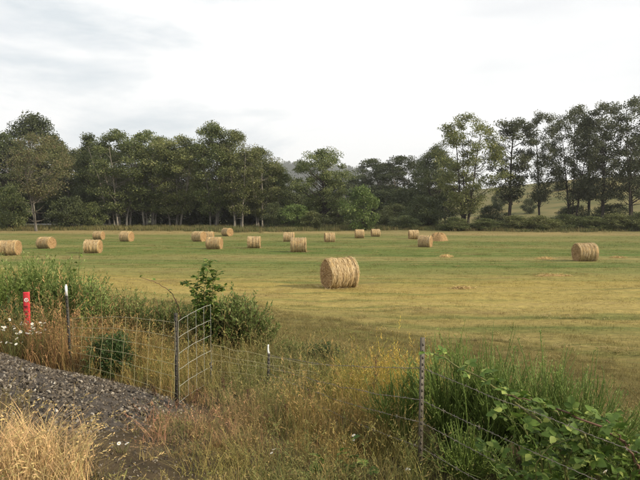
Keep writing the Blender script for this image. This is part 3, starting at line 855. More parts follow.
# pale road along the left edge of the wood
mb = MB()
xr = np.linspace(-110, -47, 22); yr = 122 + 1.2 * np.sin(xr * .06)
prof = [(-2.2, -1.2), (-1.4, .2), (1.8, .26), (2.6, -1.2)]
V = np.array([[x, y + o, 0.75 + h] for x, y in zip(xr, yr) for o, h in prof])
i = np.arange(len(V)).reshape(-1, 4)
mb.add(V, None, np.concatenate([np.stack([i[:-1, j], i[1:, j], i[1:, j + 1], i[:-1, j + 1]], -1) for j in range(3)]))
rd = obj('road', mb.mesh('road'), M_road); rd['kind'] = 'structure'; rd['label'] = 'pale raised road at the foot of the left wood'

# distant wooded hills
KH = 2.0
hx = np.linspace(-900, 1200, 90) * KH; hy = np.linspace(700, 1600, 40) * KH
X, Y = np.meshgrid(hx, hy)
def HZ(x, y):
    x = x / KH; y = y / KH
    return KH * (88 * np.exp(-((x + 68) / 95) ** 2 - ((y - 1150) / 330) ** 2) + 80 * np.exp(-((x - 80) / 100) ** 2 - ((y - 1200) / 300) ** 2)
            + 55 * np.exp(-((x + 430) / 200) ** 2 - ((y - 1250) / 300) ** 2) + 60 * np.exp(-((x - 520) / 300) ** 2 - ((y - 1350) / 300) ** 2) - 4)
idx = np.arange(X.size).reshape(X.shape)
hm = mesh_np('hills', np.stack([X, Y, HZ(X, Y)], -1).reshape(-1, 3), [np.stack([idx[:-1, :-1], idx[:-1, 1:], idx[1:, 1:], idx[1:, :-1]], -1).reshape(-1, 4)], True)
M_hill, t = newmat('hill_floor'); diffuse_out(t, (.05, .06, .03), 0, .95)
o = obj('hills', hm, M_hill); o['kind'] = 'structure'; o['label'] = 'distant wooded hills'
n = 5200
x = RNG.uniform(-500, 520, n) * KH; y = RNG.uniform(760, 1330, n) * KH; z = HZ(x, y); k = z > 36
x, y, z = x[k], y[k], z[k]; n = len(x)
a1, c1_ = make_tree(seed=41, H=15, Wd=9, base=.05, trunks=1, clumps=26, per=22, leaf=1.3, crad=1.7, top=.55)
a2, c2_ = make_tree(seed=42, H=15, Wd=7, base=.05, trunks=1, clumps=26, per=22, leaf=1.2, crad=1.5, top=.35)
sc_ = RNG.uniform(1.1, 2.2, n)
instancer('far_wood', np.column_stack([x, y, z - 1]), rots(n, .02), np.stack([sc_, sc_, sc_], 1), np.ones((n, 3)) * .1, RNG.integers(0, 2, n),
          [(c1_, M_leaf['far']), (c2_, M_leaf['far'])], 'blue-grey wood covering the distant hills', 'wood')

# ------------------------------------------------------------------ hay bales
BR, BL = .70, 1.38
def bale_meshes(seed):
    r = np.random.default_rng(seed)
    nl, na = 30, 72
    u = np.linspace(-1, 1, nl); th = np.arange(na) / na * 2 * math.pi
    prof = r.normal(0, 1, nl); prof = np.convolve(prof, [.25, .5, .25], 'same') * .026
    ridge = .010 * np.sin(u * 13 + r.uniform(0, 6)) + prof
    edge = -.045 * sstep(.86, 1.0, np.abs(u)) + .018 * np.exp(-((np.abs(u) - .88) / .06) ** 2)
    low = .015 * np.sin(3 * th + r.uniform(0, 6)) + .012 * np.sin(5 * th + r.uniform(0, 6))
    R = BR + ridge[:, None] + edge[:, None] + low[None] + r.normal(0, .007, (nl, na))
    X_ = (u * BL / 2)[:, None] + .02 * np.sin(2 * th + 1)[None] * np.abs(u)[:, None]
    Yc, Zc = R * np.cos(th), R * np.sin(th)
    Zc = np.maximum(Zc, -BR * .93)                       # it has settled on its flat underside
    V = np.stack([X_ + 0 * R, Yc, Zc + BR * .93], -1)
    idx = np.arange(nl * na).reshape(nl, na)
    a = idx[:-1]; b = np.roll(a, -1, 1); d = idx[1:]; c = np.roll(d, -1, 1)
    body = mesh_np('body', V.reshape(-1, 3), [np.stack([a, d, c, b], -1).reshape(-1, 4)], True)
    ends = []
    for sgn, ring in ((-1, V[0]), (1, V[-1])):
        cen = np.array([sgn * (BL / 2 + .015), 0, BR * .93])
        rings = [ring]
        for f in (.93, .8, .62, .42, .2):
            q = cen + (ring - cen) * f; q[:, 0] = sgn * (BL / 2 + .02 * (1 - f) + .022 * np.sin(f * 26) + r.normal(0, .014, na)); rings.append(q)
        VV = np.concatenate(rings + [cen[None]])
        ii = np.arange(6 * na).reshape(6, na); a = ii[:-1]; b = np.roll(a, -1, 1); d = ii[1:]; c = np.roll(d, -1, 1)
        q = np.stack([a, b, c, d], -1).reshape(-1, 4)
        tt = np.stack([ii[-1], np.roll(ii[-1], -1), np.full(na, 6 * na)], -1)
        if sgn > 0: q = q[:, ::-1]; tt = tt[:, ::-1]
        ends.append(mesh_np('end_face', VV, [tt, q], True))
    # loose straws: wound round the side, sticking out at the rims and ends
    mb = MB(); n = 1500
    uu = r.uniform(-.98, .98, n); a0 = r.uniform(-.9, 4.05, n); ln = r.uniform(.08, .3, n)
    k = 4; t = np.linspace(0, 1, k)[None]
    an = a0[:, None] + ln[:, None] / BR * t
    rr = BR + .012 + r.uniform(0, .03, n)[:, None] * np.sin(t * math.pi) + (r.uniform(0, 1, n) ** 5 * .07)[:, None] * t
    rr = rr + np.interp(uu, u, ridge)[:, None]
    P = np.stack([(uu * BL / 2)[:, None] + r.normal(0, .03, n)[:, None] * t, rr * np.cos(an), rr * np.sin(an) + BR * .93], -1)
    P[:, :, 2] = np.maximum(P[:, :, 2], .012)
    mb.blades(P, np.full((n, k), .011), np.stack([0 * a0, np.cos(a0), np.sin(a0)], 1))
    n = 420                                             # rim and end straws
    sg = np.where(r.uniform(0, 1, n) < .5, -1., 1.); a0 = r.uniform(-.8, 3.94, n); r0 = BR * r.uniform(.1, 1.0, n) ** .4
    p0 = np.stack([sg * (BL / 2 - .01), r0 * np.cos(a0), r0 * np.sin(a0) + BR * .93], 1)
    dv = np.stack([sg * r.uniform(.1, .9, n), r.normal(0, .7, n), r.normal(-.1, .6, n)], 1) * r.uniform(.03, .10, n)[:, None]
    P = np.stack([p0, p0 + dv * .6, p0 + dv + np.array([0, 0, -.01])], 1); P[:, :, 2] = np.maximum(P[:, :, 2], .012)
    mb.blades(P, np.full((n, 3), .010))
    n = 160; a0 = r.uniform(0, 6.28, n)                 # straw lying round the foot
    p0 = np.stack([r.uniform(-.9, .9, n), np.where(r.uniform(0, 1, n) < .5, -1, 1) * r.uniform(.2, .62, n), np.full(n, .03)], 1)
    P = np.stack([p0, p0 + np.stack([np.cos(a0) * .1, np.sin(a0) * .1, r.uniform(.0, .07, n)], 1)], 1)
    mb.blades(P, np.full((n, 2), .010))
    fr = mb.mesh('straw_fringe')
    return with_mat(body, M_straw), with_mat(ends[0], M_strawend), with_mat(ends[1], M_strawend), with_mat(fr, M_fringe)
BALES = [bale_meshes(s) for s in (101, 102, 103, 104, 105, 106)]
bale_list = [   # px, base py, turn in degrees, label
    (339, 287, 24, 'large golden round bale nearest the camera in mid-field'),
    (585, 261, 1, 'round bale alone at the right of the field in front of the dark oaks'),
    (10, 255, 8, 'leftmost round bale, half behind the left shrub'),
    (46.5, 248.5, -10, 'round bale second from the left, its long shadow to the left'),
    (93, 253, 4, 'larger round bale third from the left, with a bright right end'),
    (99, 239.5, -4, 'small far bale just above the larger third bale from the left'),
    (126.5, 241.5, -12, 'small far bale below the fan of pale tree stems'),
    (199, 241.5, -22, 'left bale of the touching trio, its right end bright'),
    (208.5, 240.5, 3, 'middle bale of the touching trio, standing furthest back'),
    (214.5, 249, -5, 'front bale of the touching trio'),
    (227.5, 236, -38, 'small bale far back against the trees right of the trio'),
    (254, 248, 3, 'single bale between the trio and the middle pair'),
    (289, 241.5, 0, 'smaller back bale of the middle pair'),
    (298.5, 252, 2, 'larger front bale of the middle pair'),
    (329.5, 242, 7, 'bale behind the nearest bale, below the round-crowned tree'),
    (359.5, 238, 0, 'far bale below the bright green bush'),
    (375.5, 236.5, 4, 'smallest far bale, right of the one below the bright bush'),
    (413.5, 239, 0, 'far bale at the field edge left of the slumped heap'),
    (425, 247, -26, 'tilted-looking bale in front of the slumped heap'),
]
for j, (px, py, rot, lab) in enumerate(bale_list):
    p = hit(px, py)
    e = thing('hay_bale', p - np.array([0, 0, .03]), lab, 'hay bale', 'round hay bales in the field', math.radians(rot) + (math.pi if j % 2 and j > 1 else 0))
    m = BALES[j % 6]
    sc = 1.0 if j < 2 else RNG.uniform(.92, 1.03)
    e.scale = (sc * RNG.uniform(.94, 1.08), sc * RNG.uniform(1, 1.05), sc * (1 if j < 2 else RNG.uniform(.92, 1.0))); e.rotation_euler.y = RNG.normal(0, .015)
    obj('body', m[0], None, e); obj('end_face', m[1], None, e); obj('end_face', m[2], None, e); f = obj('straw_fringe', m[3], None, e); f['kind'] = 'stuff'

def hay_heap(p, rx, ry, h, n, name, label, cat='hay'):
    r = np.random.default_rng(int(abs(p[0] * 100)) + n)
    mb = MB(); k = 14; pw = 2.2 if cat == 'hay' else 4.0
    th = np.arange(28) / 28 * 2 * math.pi; fr = np.linspace(1, 0, k)
    V = np.array([[rx * f * math.cos(a) * (1 + .12 * math.sin(3 * a + 1)), ry * f * math.sin(a) * (1 + .1 * math.sin(4 * a)), h * (1 - f ** pw) * (1 + .12 * math.sin(5 * a + 4 * f)) - .04 * (f == 1)] for f in fr for a in th])
    V += r.normal(0, .015, V.shape)
    i = np.arange(k * 28).reshape(k, 28); a = i[:-1]; b = np.roll(a, -1, 1); d = i[1:]; c = np.roll(d, -1, 1)
    mb.add(V, None, np.stack([a, b, c, d], -1).reshape(-1, 4))
    e = thing(name, p, label, cat)
    obj('mound', mb.mesh('mound', True), M_straw if cat == 'hay' else M_strawend, e)
    mb = MB(); rr = r.uniform(0, 1, n) ** .5 * 1.15; aa = r.uniform(0, 6.28, n); f = rr.clip(0, 1)
    p0 = np.stack([rx * rr * np.cos(aa), ry * rr * np.sin(aa), h * (1 - f ** pw) + .01], 1)
    dv = np.stack([np.cos(aa * 7), np.sin(aa * 7), r.uniform(-.1, .6, n)], 1) * r.uniform(.08, .25, n)[:, None]
    mb.blades(np.stack([p0, p0 + dv * .6, p0 + dv - np.array([0, 0, .02])], 1), np.full((n, 3), .014))
    o = obj('loose_straw', mb.mesh('loose_straw'), M_hay, e); o['kind'] = 'stuff'
hay_heap(hit(438, 241), 1.3, .8, 1.05, 700, 'slumped_bale', 'slumped reddish-brown bale collapsed into a heap beside a bale', 'hay bale')
for (px, py, rx, ry, h, lab) in [(446, 257, .5, .3, .18, 'small heap of loose hay standing up in the field right of the tilted bale'),
                                 (462, 289, .5, .2, .08, 'low heap of loose hay right of the nearest bale'),
                                 (545, 259, .7, .25, .12, 'loose hay left of the right-hand bale'),
                                 (618, 258, .6, .22, .10, 'loose hay right of the right-hand bale'),
                                 (553, 276, .9, .2, .07, 'long low heap of loose hay in front of the right-hand bale')]:
    hay_heap(hit(px, py), rx, ry, h, 260, 'loose_hay', lab)

# ------------------------------------------------------------------ ballast bank with its stones
ub = np.linspace(0, 1, 26); tb = np.linspace(-13, -4.4, 64)
TT, UU = np.meshgrid(tb, ub)
def inv(s, t):        # from fence coordinates back to x, y
    q = (s + S0); return SX * q + SY * t, SY * q - SX * t
def bal_s(u, t): return b_near(t) + (b_far(t) - b_near(t)) * u + .12 * np.sin(t * 1.7) * (1 - u)
def bal_h(u, t): return (.15 * np.sin(np.pi * np.clip(u, 0, 1)) ** .7 + .04 * u) * (1 - sstep(-6.0, -4.4, t + .5 * u)) - .03
SS = bal_s(UU, TT); X, Y = inv(SS, TT)
Z = GZ(X, Y) + bal_h(UU, TT) + RNG.normal(0, .012, X.shape)
Z[0] -= .08; Z[-1] -= .10; Z[:, -1] -= .1
idx = np.arange(X.size).reshape(X.shape)
bank = obj('ballast_bank', mesh_np('ballast_bank', np.stack([X, Y, Z], -1).reshape(-1, 3), [np.stack([idx[:-1, :-1], idx[:-1, 1:], idx[1:, 1:], idx[1:, :-1]], -1).reshape(-1, 4)], True), M_bed)
bank['kind'] = 'structure'; bank['label'] = 'bank of dark grey railway gravel on the left'
import bmesh
def stone_mesh(seed):
    r = np.random.default_rng(seed); bm = bmesh.new()
    for _ in range(13):
        v = r.normal(0, 1, 3); v /= np.linalg.norm(v); v *= np.array([1, .78, .58]) * r.uniform(.8, 1.05); bm.verts.new(v * .5)
    res = bmesh.ops.convex_hull(bm, input=bm.verts)
    bmesh.ops.delete(bm, geom=list(set(res['geom_interior'] + res['geom_unused'])), context='VERTS')
    me = bpy.data.meshes.new('stone'); bm.to_mesh(me); bm.free(); me.materials.append(M_stone); return me
STONES = [stone_mesh(s) for s in range(10)]
def stone_pts(n, tmax=-4.5):
    u = RNG.uniform(0.0, 1.0, n); t_ = RNG.uniform(-12.2, tmax, n)
    s = bal_s(u, t_); x, y = inv(s, t_)
    return np.column_stack([x, y, GZ(x, y) + bal_h(u, t_)]), u, t_
P, u, t_ = stone_pts(11000)
sz = .017 + .042 * RNG.uniform(0, 1, len(P)) ** 2
P[:, 2] += sz * .18
o = instancer('ballast_gravel', P, RNG.uniform(0, 6.28, (len(P), 3)), np.stack([sz * 1.15] * 3, 1), np.ones((len(P), 3)), RNG.integers(0, 10, len(P)), [(m, M_stone) for m in STONES], None, None, bank)
P, u, t_ = stone_pts(1600)
k = in_view(P, 5); P = P[k][:290]
for p in P:
    o = bpy.data.objects.new('stone', STONES[RNG.integers(10)]); COL.objects.link(o); o.parent = bank
    s = .045 + .045 * RNG.uniform() ** 2; o.location = p + np.array([0, 0, s * .22]); o.scale = (s, s * RNG.uniform(.7, 1), s * RNG.uniform(.6, .9)); o.rotation_euler = (RNG.normal(0, .35), RNG.normal(0, .35), RNG.uniform(0, 6.28))
# stray gravel that has rolled onto the track in front
n = 5200
s = RNG.uniform(-3.2, -1.0, n); t_ = RNG.uniform(-9, -3.4, n); x, y = inv(s, t_)
sz = .010 + .035 * RNG.uniform(0, 1, n) ** 3
instancer('track_gravel', np.column_stack([x, y, GZ(x, y) + sz * .15]), RNG.uniform(0, 6.28, (n, 3)), np.stack([sz] * 3, 1), np.ones((n, 3)), RNG.integers(0, 10, n), [(m, M_stone) for m in STONES],
          'small stones scattered on the bare track below the gravel bank', 'gravel')

# ------------------------------------------------------------------ fences
def post_mesh(h, w=.038, studs=True):
    """steel T-post: flange, web and a row of studs"""
    mb = MB(); mb.box((0, 0, h / 2 - .15), (w / 2, .003, h / 2 + .15)); mb.box((0, .017, h / 2 - .15), (.003, .0139, h / 2 + .149))
    if studs:
        for z in np.arange(.15, h - .03, .06): mb.box((0, -.0065, z), (.007, .0034, .011))
    return mb.mesh('post')
def stand(px, base_py, d=None):
    p = hit(px, base_py); return p
def wire(mb, pts, r, sag=0., k=12, wavy=0.):
    pts = [np.asarray(p, float) for p in pts]; out = []
    for a, b in zip(pts[:-1], pts[1:]):
        t = np.linspace(0, 1, k)
        q = a + (b - a) * t[:, None]; q[:, 2] -= sag * 4 * t * (1 - t)
        if wavy: q += RNG.normal(0, wavy, q.shape) * np.sin(t * math.pi)[:, None]
        out.append(q if b is pts[-1] else q[:-1])
    q = np.concatenate(out); mb.tubes(q, np.full(len(q), r), 4); return q

# barbed wire fence at the right
pA = np.array([*ray(420, 480, 4.8)[:2], 0]); pA[2] = GZ(pA[0], pA[1])
pB = np.array([3.0, 1.45, 0]); pB[2] = GZ(3.0, 1.45)
pC = hit(268, 386); 
bf = thing('barbed_wire_fence', pA, 'barbed wire fence with a grey steel post in front of the broom', 'fence')
def fpart(name, me, mat, p=None, par=bf):
    o = obj(name, me, mat, par)
    if p is not None: o.location = [float(v) for v in (np.asarray(p) - np.array(par.location))]
    return o
hA = ray(420, 338, 4.8)[2] - pA[2]
fpart('post', post_mesh(hA, .048), M_post, pA).rotation_euler = (0, .015, .6)
fpart('post', post_mesh(1.25, .045), M_post, pB).rotation_euler = (0, 0, .6)
cpost = fpart('post', post_mesh(ray(265, 352, pC[1])[2] - pC[2]), M_postdark, pC); cpost.rotation_euler = (.02, .03, .5)
hC = ray(265, 352, pC[1])[2] - pC[2]
mb = MB(); q = np.linspace(0, 1, 7)
mb.tubes(np.stack([-.012 + .03 * (q - .5) ** 2 - .01 * q, 0 * q, hC - .02 + .13 * q], 1), .016 * (1 - .35 * q), 6, True)
o = obj('white_cap', mb.mesh('white_cap'), M_white, cpost)
for (zc, za, zb_) in ((.93 * hC, ray(420, 367, 4.8)[2], 2.05), (.62 * hC, ray(420, 399, 4.8)[2], 1.78), (.40 * hC, ray(420, 421, 4.8)[2], 1.58), (.2 * hC, ray(420, 446, 4.8)[2], 1.38)):
    c = pC + np.array([0, -.03, zc]); a = pA + np.array([0, -.03, 0]); a[2] = za; b = pB + np.array([0, 0, 0]); b[2] = zb_ + .02
    mb = MB()
    o0 = np.array(bf.location)
    q = wire(mb, [c - o0, a - o0, b - o0], .0021, .05, 16, .006)
    # second, twisted strand and the barbs
    L_ = np.concatenate([[0], np.cumsum(np.linalg.norm(np.diff(q, axis=0), axis=1))])
    ll = np.arange(0, L_[-1], .02); qq = np.stack([np.interp(ll, L_, q[:, i]) for i in range(3)], 1)
    mb.tubes(qq + .0045 * np.stack([np.cos(ll * 90), 0 * ll, np.sin(ll * 90)], 1), np.full(len(qq), .0018), 3)
    for l in np.arange(.06, L_[-1], .13):
        p = np.array([np.interp(l, L_, q[:, i]) for i in range(3)])
        for _ in range(2):
            d = RNG.normal(0, 1, 3); d *= .019 / np.linalg.norm(d); mb.tubes(np.array([p - d, p + d]), np.array([.0022, .0014]), 3)
    obj('barbed_wire', mb.mesh('barbed_wire'), M_wire, bf)

# mesh fence at the left: flat panel, a short wing folded back, then a sagging run into the grass
p70 = hit(71, 371); p177 = hit(177, 407)
d70, d177 = p70[1], p177[1]
mf = thing('mesh_fence', p177, 'square wire mesh fence with dark posts beside the gravel bank', 'fence')
h177 = ray(177, 313, d177)[2] - p177[2]; h70 = ray(70, 294, d70)[2] - p70[2]
fpart('post', post_mesh(h177, .042), M_postdark, p177, mf).rotation_euler = (0, 0, .3)
po = fpart('post', post_mesh(h70), M_postdark, p70, mf); po.rotation_euler = (0, -.03, .3)
mb = MB(); mb.box((0, 0, 0), (.017, .012, .075)); mb.box((0, 0, .085), (.011, .009, .012))
c = obj('white_cap', mb.mesh('white_cap'), M_white, po); c.location = (-.002, -.004, h70 + .05)
pW = np.array([*ray(211, 350, d177 + 1.35)[:2], 0]); pW[2] = GZ(pW[0], pW[1])
hW = ray(211, 305, pW[1])[2] - pW[2]
wpost = fpart('post', post_mesh(max(.35, ray(211, 372, pW[1])[2] - pW[2]), .03), M_postdark, pW, mf); wpost.rotation_euler = (0, 0, 1.0)
def panel(a0, a1, b0, b1, nv, nh, mat, par, r=.0026, jit=.012, skew=0., bow=0., rv=None):
    """bilinear mesh panel between bottom/top at the start (a0,a1) and at the end (b0,b1): each wire an object"""
    o0 = np.array(par.location)
    f = lambda u, v: (a0 * (1 - u) + b0 * u) * (1 - v) + (a1 * (1 - u) + b1 * u) * v
    for j in range(nh):
        v = j / (nh - 1); mb = MB()
        q = np.array([f(u, v) for u in np.linspace(0, 1, 10)]) - o0; q += RNG.normal(0, jit * .5, q.shape); q[:, 2] += RNG.normal(0, jit) + bow * np.sin(np.linspace(0, math.pi, 10)) * (.4 + .6 * v)
        mb.tubes(q, np.full(10, r), 4); obj('line_wire', mb.mesh('line_wire'), mat, par)
    for i in range(nv):
        u = i / (nv - 1); mb = MB()
        q = np.array([f(min(max(u + skew * (v - .5), 0), 1), v) for v in np.linspace(0, 1, 7)]) - o0; q += RNG.normal(0, jit * .5, q.shape)
        q[:, 2] += bow * math.sin(u * math.pi) * np.linspace(.4, 1, 7); mb.tubes(q, np.full(7, rv or r * .9), 4); obj('stay_wire', mb.mesh('stay_wire'), mat, par)
up = lambda p, z: np.array([p[0], p[1], z])
front = np.array([0, -.035, 0])
pL = p70 + (p177 - p70) * .03
panel(pL + front, up(pL, ray(75, 318, pL[1])[2]) + front, p177 + front, up(p177, ray(177, 321, d177)[2]) + front, 10, 7, M_meshwire, mf, skew=.05, bow=.05)
panel(up(p177, ray(177, 402, d177)[2]) + np.array([.03, 0, 0]), up(p177, ray(177, 321, d177)[2]) + np.array([.03, 0, 0]), up(pW, ray(211, 381, pW[1])[2]), up(pW, hW + pW[2]), 5, 6, M_meshzinc, mf, .0029, .006, bow=.025, rv=.0022)
# sagging run
pE = hit(318, 392)
panel(pW + np.array([.02, .02, .0]), up(pW, ray(211, 346, pW[1])[2]) + np.array([.02, .02, 0]), pE, up(pE, ray(318, 366, pE[1])[2]), 13, 6, M_meshwire, mf, .0027, .02)

# red marker post
dm = 9.4; pm = ray(27, 330, dm); gz = float(GZ(pm[0], pm[1])); topz = ray(27, 292, dm)[2]
hm_ = topz - gz
mk = thing('marker_post', (pm[0], pm[1], gz), 'red plastic marker post with a white ring, among the white daisies', 'marker post', rz=.12)
mb = MB()
prof = [(-.056, .014), (-.05, 0), (-.02, -.006), (.02, -.006), (.05, 0), (.056, .014)]
V = []; zs = [-.2, hm_ * .5, hm_ - .02, hm_]
for z in zs: V += [[x * (.96 if z == hm_ else 1), y, z] for x, y in prof]
for z in zs: V += [[x * (.96 if z == hm_ else 1), y + .006, z] for x, y in prof]
i = np.arange(48).reshape(2, 4, 6); q = []
for s_ in (0, 1):
    for a in range(3):
        for b in range(5):
            f = [i[s_, a, b], i[s_, a, b + 1], i[s_, a + 1, b + 1], i[s_, a + 1, b]]; q.append(f if s_ == 0 else f[::-1])
for b in range(5): q.append([i[0, 3, b], i[0, 3, b + 1], i[1, 3, b + 1], i[1, 3, b]])
for a in range(3):
    q.append([i[0, a, 5], i[1, a, 5], i[1, a + 1, 5], i[0, a + 1, 5]]); q.append([i[0, a + 1, 0], i[1, a + 1, 0], i[1, a, 0], i[0, a, 0]])
mb.add(V, None, q); obj('blade', mb.mesh('blade'), M_red, mk)
mb = MB(); th = np.linspace(0, 2 * math.pi, 21)
for r_a, r_b in ((.036, .022), (.010, 0)):
    V = np.concatenate([np.stack([r_a * np.cos(th), 0 * th, r_a * np.sin(th)], 1), np.stack([r_b * np.cos(th), 0 * th, r_b * np.sin(th)], 1)])
    i = np.arange(20); mb.add(V, None, np.stack([i, i + 1, i + 22, i + 21], -1))
o = obj('ring_emblem', mb.mesh('ring_emblem'), M_white, mk); o.location = (0.006, -.0095, hm_ - .14)
mb = MB()
for z, w_ in ((-.25, .036), (-.275, .03), (-.34, .038), (-.365, .026), (-.42, .034), (-.445, .03)): mb.box((RNG.normal(0, .004), 0, z), (w_, .0012, .0075))
o = obj('printed_lines', mb.mesh('printed_lines'), M_redtext, mk); o.location = (0, -.0085, hm_)

# ------------------------------------------------------------------ shrubs and plants of the foreground
def broom(seed, h, spread, n, leafn, leaf=.022, tight=.5, stemr=.0035):
    """broom: many thin green upright stems, forked into twigs with small leaves"""
    r = np.random.default_rng(seed); st, lf = MB(), MB()
    a = r.uniform(0, 6.28, n); rad = r.uniform(0, 1, n) ** .6
    hh = h * r.uniform(.5, 1, n) ** .8 * (1 - .2 * rad); k = 7; t = np.linspace(0, 1, k)
    out = spread * rad * r.uniform(.7, 1.1, n)
    P = np.zeros((n, k, 3)); cur = t ** (1 + tight)
    P[:, :, 0] = np.cos(a)[:, None] * (.04 + out[:, None] * (.25 * t + .75 * cur)); P[:, :, 1] = np.sin(a)[:, None] * (.04 + out[:, None] * (.25 * t + .75 * cur))
    P[:, :, 2] = hh[:, None] * t * (1 - .12 * rad[:, None] * t) - .04
    P[:, 1:] += np.cumsum(r.normal(0, .010 * h, (n, k - 1, 3)), 1)
    st.tubes(P, stemr * (1.25 - .95 * t)[None] * r.uniform(.7, 1.2, n)[:, None], 3)
    m = n * 3                                            # twigs
    j = r.integers(0, n, m); f = r.uniform(.35, .85, m) * (k - 1); i0 = f.astype(int)
    p0 = P[j, i0] + (P[j, i0 + 1] - P[j, i0]) * (f - i0)[:, None]; d = P[j, i0 + 1] - P[j, i0]; d /= np.linalg.norm(d, axis=1, keepdims=True)
    ln = h * r.uniform(.12, .32, m)
    d2 = d + r.normal(0, .28, (m, 3)); d2[:, 2] += .25; d2 /= np.linalg.norm(d2, axis=1, keepdims=True)
    T = np.stack([p0, p0 + d2 * (ln * .5)[:, None], p0 + (d2 + np.array([0, 0, .12])) * ln[:, None]], 1)
    st.tubes(T, stemr * .6 * np.array([1, .8, .4])[None] * np.ones((m, 1)), 3)
    w_ = r.integers(0, m, leafn); u = r.uniform(0, 1, leafn)[:, None]
    c = T[w_, 0] * (1 - u) + T[w_, 2] * u; D = d2[w_] + r.normal(0, .55, (leafn, 3))
    lf.leaves(c, D, r.normal(0, 1, (leafn, 3)), leaf * r.uniform(.6, 1.5, leafn), leaf * .38)
    return st.mesh('stems'), lf.mesh('leaves')
def put(name, meshes, mats, p, label, cat, group=None, rz=None, scale=1.0):
    e = thing(name, p, label, cat, group, RNG.uniform(0, 6.28) if rz is None else rz); e.scale = (scale,) * 3
    for me, mt, nm in zip(meshes, mats, ('stems', 'leaves')): obj(nm, me, mt, e)
    return e
def at(px, d):
    x = (px - 320) / F * d
    return np.array([x, d, float(GZ(x, d))])

BM = (M_broomstem, M_broomleaf)
GB = 'broom shrubs behind the barbed wire'
for sd_, px, d, toppy, spread, n, lab in [
    (51, 402, 5.7, 368, .42, 130, 'narrow green broom tuft just left of the steel post'),
    (52, 452, 5.6, 340, .62, 260, 'bushy green broom just right of the steel post'),
    (53, 497, 5.4, 346, .62, 260, 'dense green broom second right of the steel post'),
    (54, 540, 5.2, 356, .6, 210, 'dense broom behind the brambles below the long bare shoots'),
    (55, 588, 4.9, 368, .62, 220, 'green broom tangled with brambles near the right edge'),
    (56, 632, 4.7, 410, .55, 160, 'low green broom cut by the right edge of the photo'),
    (57, 470, 4.9, 420, .5, 150, 'low broom growing through the wires at the bottom right'),
    (58, 540, 4.5, 440, .5, 130, 'low broom at the bottom edge under the brambles')]:
    p = at(px, d); h = 1.16 * (ray(px, toppy, d)[2] - p[2])
    if sd_ == 54:
        e = thing('broom_shoots', at(536, 5.0), 'long bare green broom shoots standing above the brambles at the right', 'shrub', GB)
        mb, lv = MB(), MB()
        for (ax, ay, bx) in ((518, 338, 545), (541, 332, 541), (568, 348, 553), (510, 352, 536), (529, 352, 540), (553, 362, 548), (590, 366, 566), (498, 346, 520), (575, 385, 560), (456, 350, 470), (480, 358, 488)):
            b0 = at(bx, 5.0) - np.array(e.location); tp = ray(ax, ay, 5.0) - np.array(e.location); q = np.linspace(0, 1, 9)[:, None]
            P_ = b0 + (tp - b0) * q + RNG.normal(0, .006, (9, 3)); P_[:, 0] += .05 * np.sin(q[:, 0] * 3.1) * np.sign(bx - ax + .1)
            mb.tubes(P_, .008 - .0045 * q[:, 0], 4)
            f = RNG.uniform(.35, 1, 46)[:, None] * 8; i0 = f[:, 0].astype(int).clip(0, 7); c_ = P_[i0] + (P_[i0 + 1] - P_[i0]) * (f - i0[:, None])
            lv.leaves(c_, np.array([0, 0, 1.]) + RNG.normal(0, .45, (46, 3)), RNG.normal(0, 1, (46, 3)), .03, .010)
        obj('stems', mb.mesh('stems'), M_broomstem, e); obj('leaves', lv.mesh('leaves'), M_broomleaf, e)
    put('broom_shrub', broom(sd_, h, spread, int(n * .5), n * 13, .026, .45, .0076), BM, p, lab, 'shrub', GB)

def shrub(seed, H, Wd, clumps, per, leaf, mats, r0=.02):
    a, b = make_tree(seed=seed, H=H, Wd=Wd, base=.05, trunks=6, clumps=clumps, per=per, leaf=leaf, crad=H * .15, r0=r0, top=.8, spread=.3)
    return a, b
def put_shrub(name, seed, px, d, toppy, wpx, clumps, per, leaf, mat, label, cat='shrub', group=None):
    p = at(px, d); h = ray(px, toppy, d)[2] - p[2]
    # branch radii suit a shrub: build at size
    r = np.random.default_rng(seed); st, lf = MB(), MB(); Wd = wpx / F * d
    N = clumps; u = r.uniform(0, 1, N) ** .8; a = r.uniform(0, 6.28, N)
    prof = (.45 + .75 * np.sin(math.pi * np.clip(u, .03, .97) ** .9))
    rad = Wd / 2 * prof.clip(0, 1) * r.uniform(.1, 1, N) ** .5 * r.uniform(.7, 1.12, N)
    C = np.stack([rad * np.cos(a), rad * np.sin(a), h * (.08 + .9 * u) * r.uniform(.88, 1.06, N)], 1)
    p0 = np.stack([.06 * np.cos(a), .06 * np.sin(a), 0 * a - .04], 1) * r.uniform(.3, 1, N)[:, None]
    mid = p0 * .4 + C * .6; mid[:, 2] += h * .08; mid[:, :2] *= .75
    T = np.stack([p0, (p0 + mid) / 2 + r.normal(0, .02, (N, 3)), mid, (mid + C) / 2 + r.normal(0, .02, (N, 3)), C + (C - mid) * .12], 1)
    st.tubes(T, np.array([.009, .007, .005, .004, .002])[None] * r.uniform(.7, 1.3, N)[:, None], 4)
    M = N * per; ci = np.repeat(np.arange(N), per)
    tt = r.uniform(0, 1.1, M)[:, None]
    c = mid[ci] * (1 - tt) + C[ci] * tt + r.normal(0, .055 * h ** .5, (M, 3)); c[:, 2] = c[:, 2].clip(.02)
    D = (C - mid)[ci]; D = D / (np.linalg.norm(D, axis=1, keepdims=True) + 1e-6) + r.normal(0, .75, (M, 3))
    lf.leaves(c, D, np.array([0, 0, .7]) + r.normal(0, .7, (M, 3)), leaf * r.uniform(.6, 1.3, M), leaf * .45 * r.uniform(.7, 1.2, M))
    e = thing(name, p, label, cat, group)
    obj('stems', st.mesh('stems'), M_twig, e); obj('leaves', lf.mesh('leaves'), mat, e)
    return e
GS = 'shrubs along the left fence'
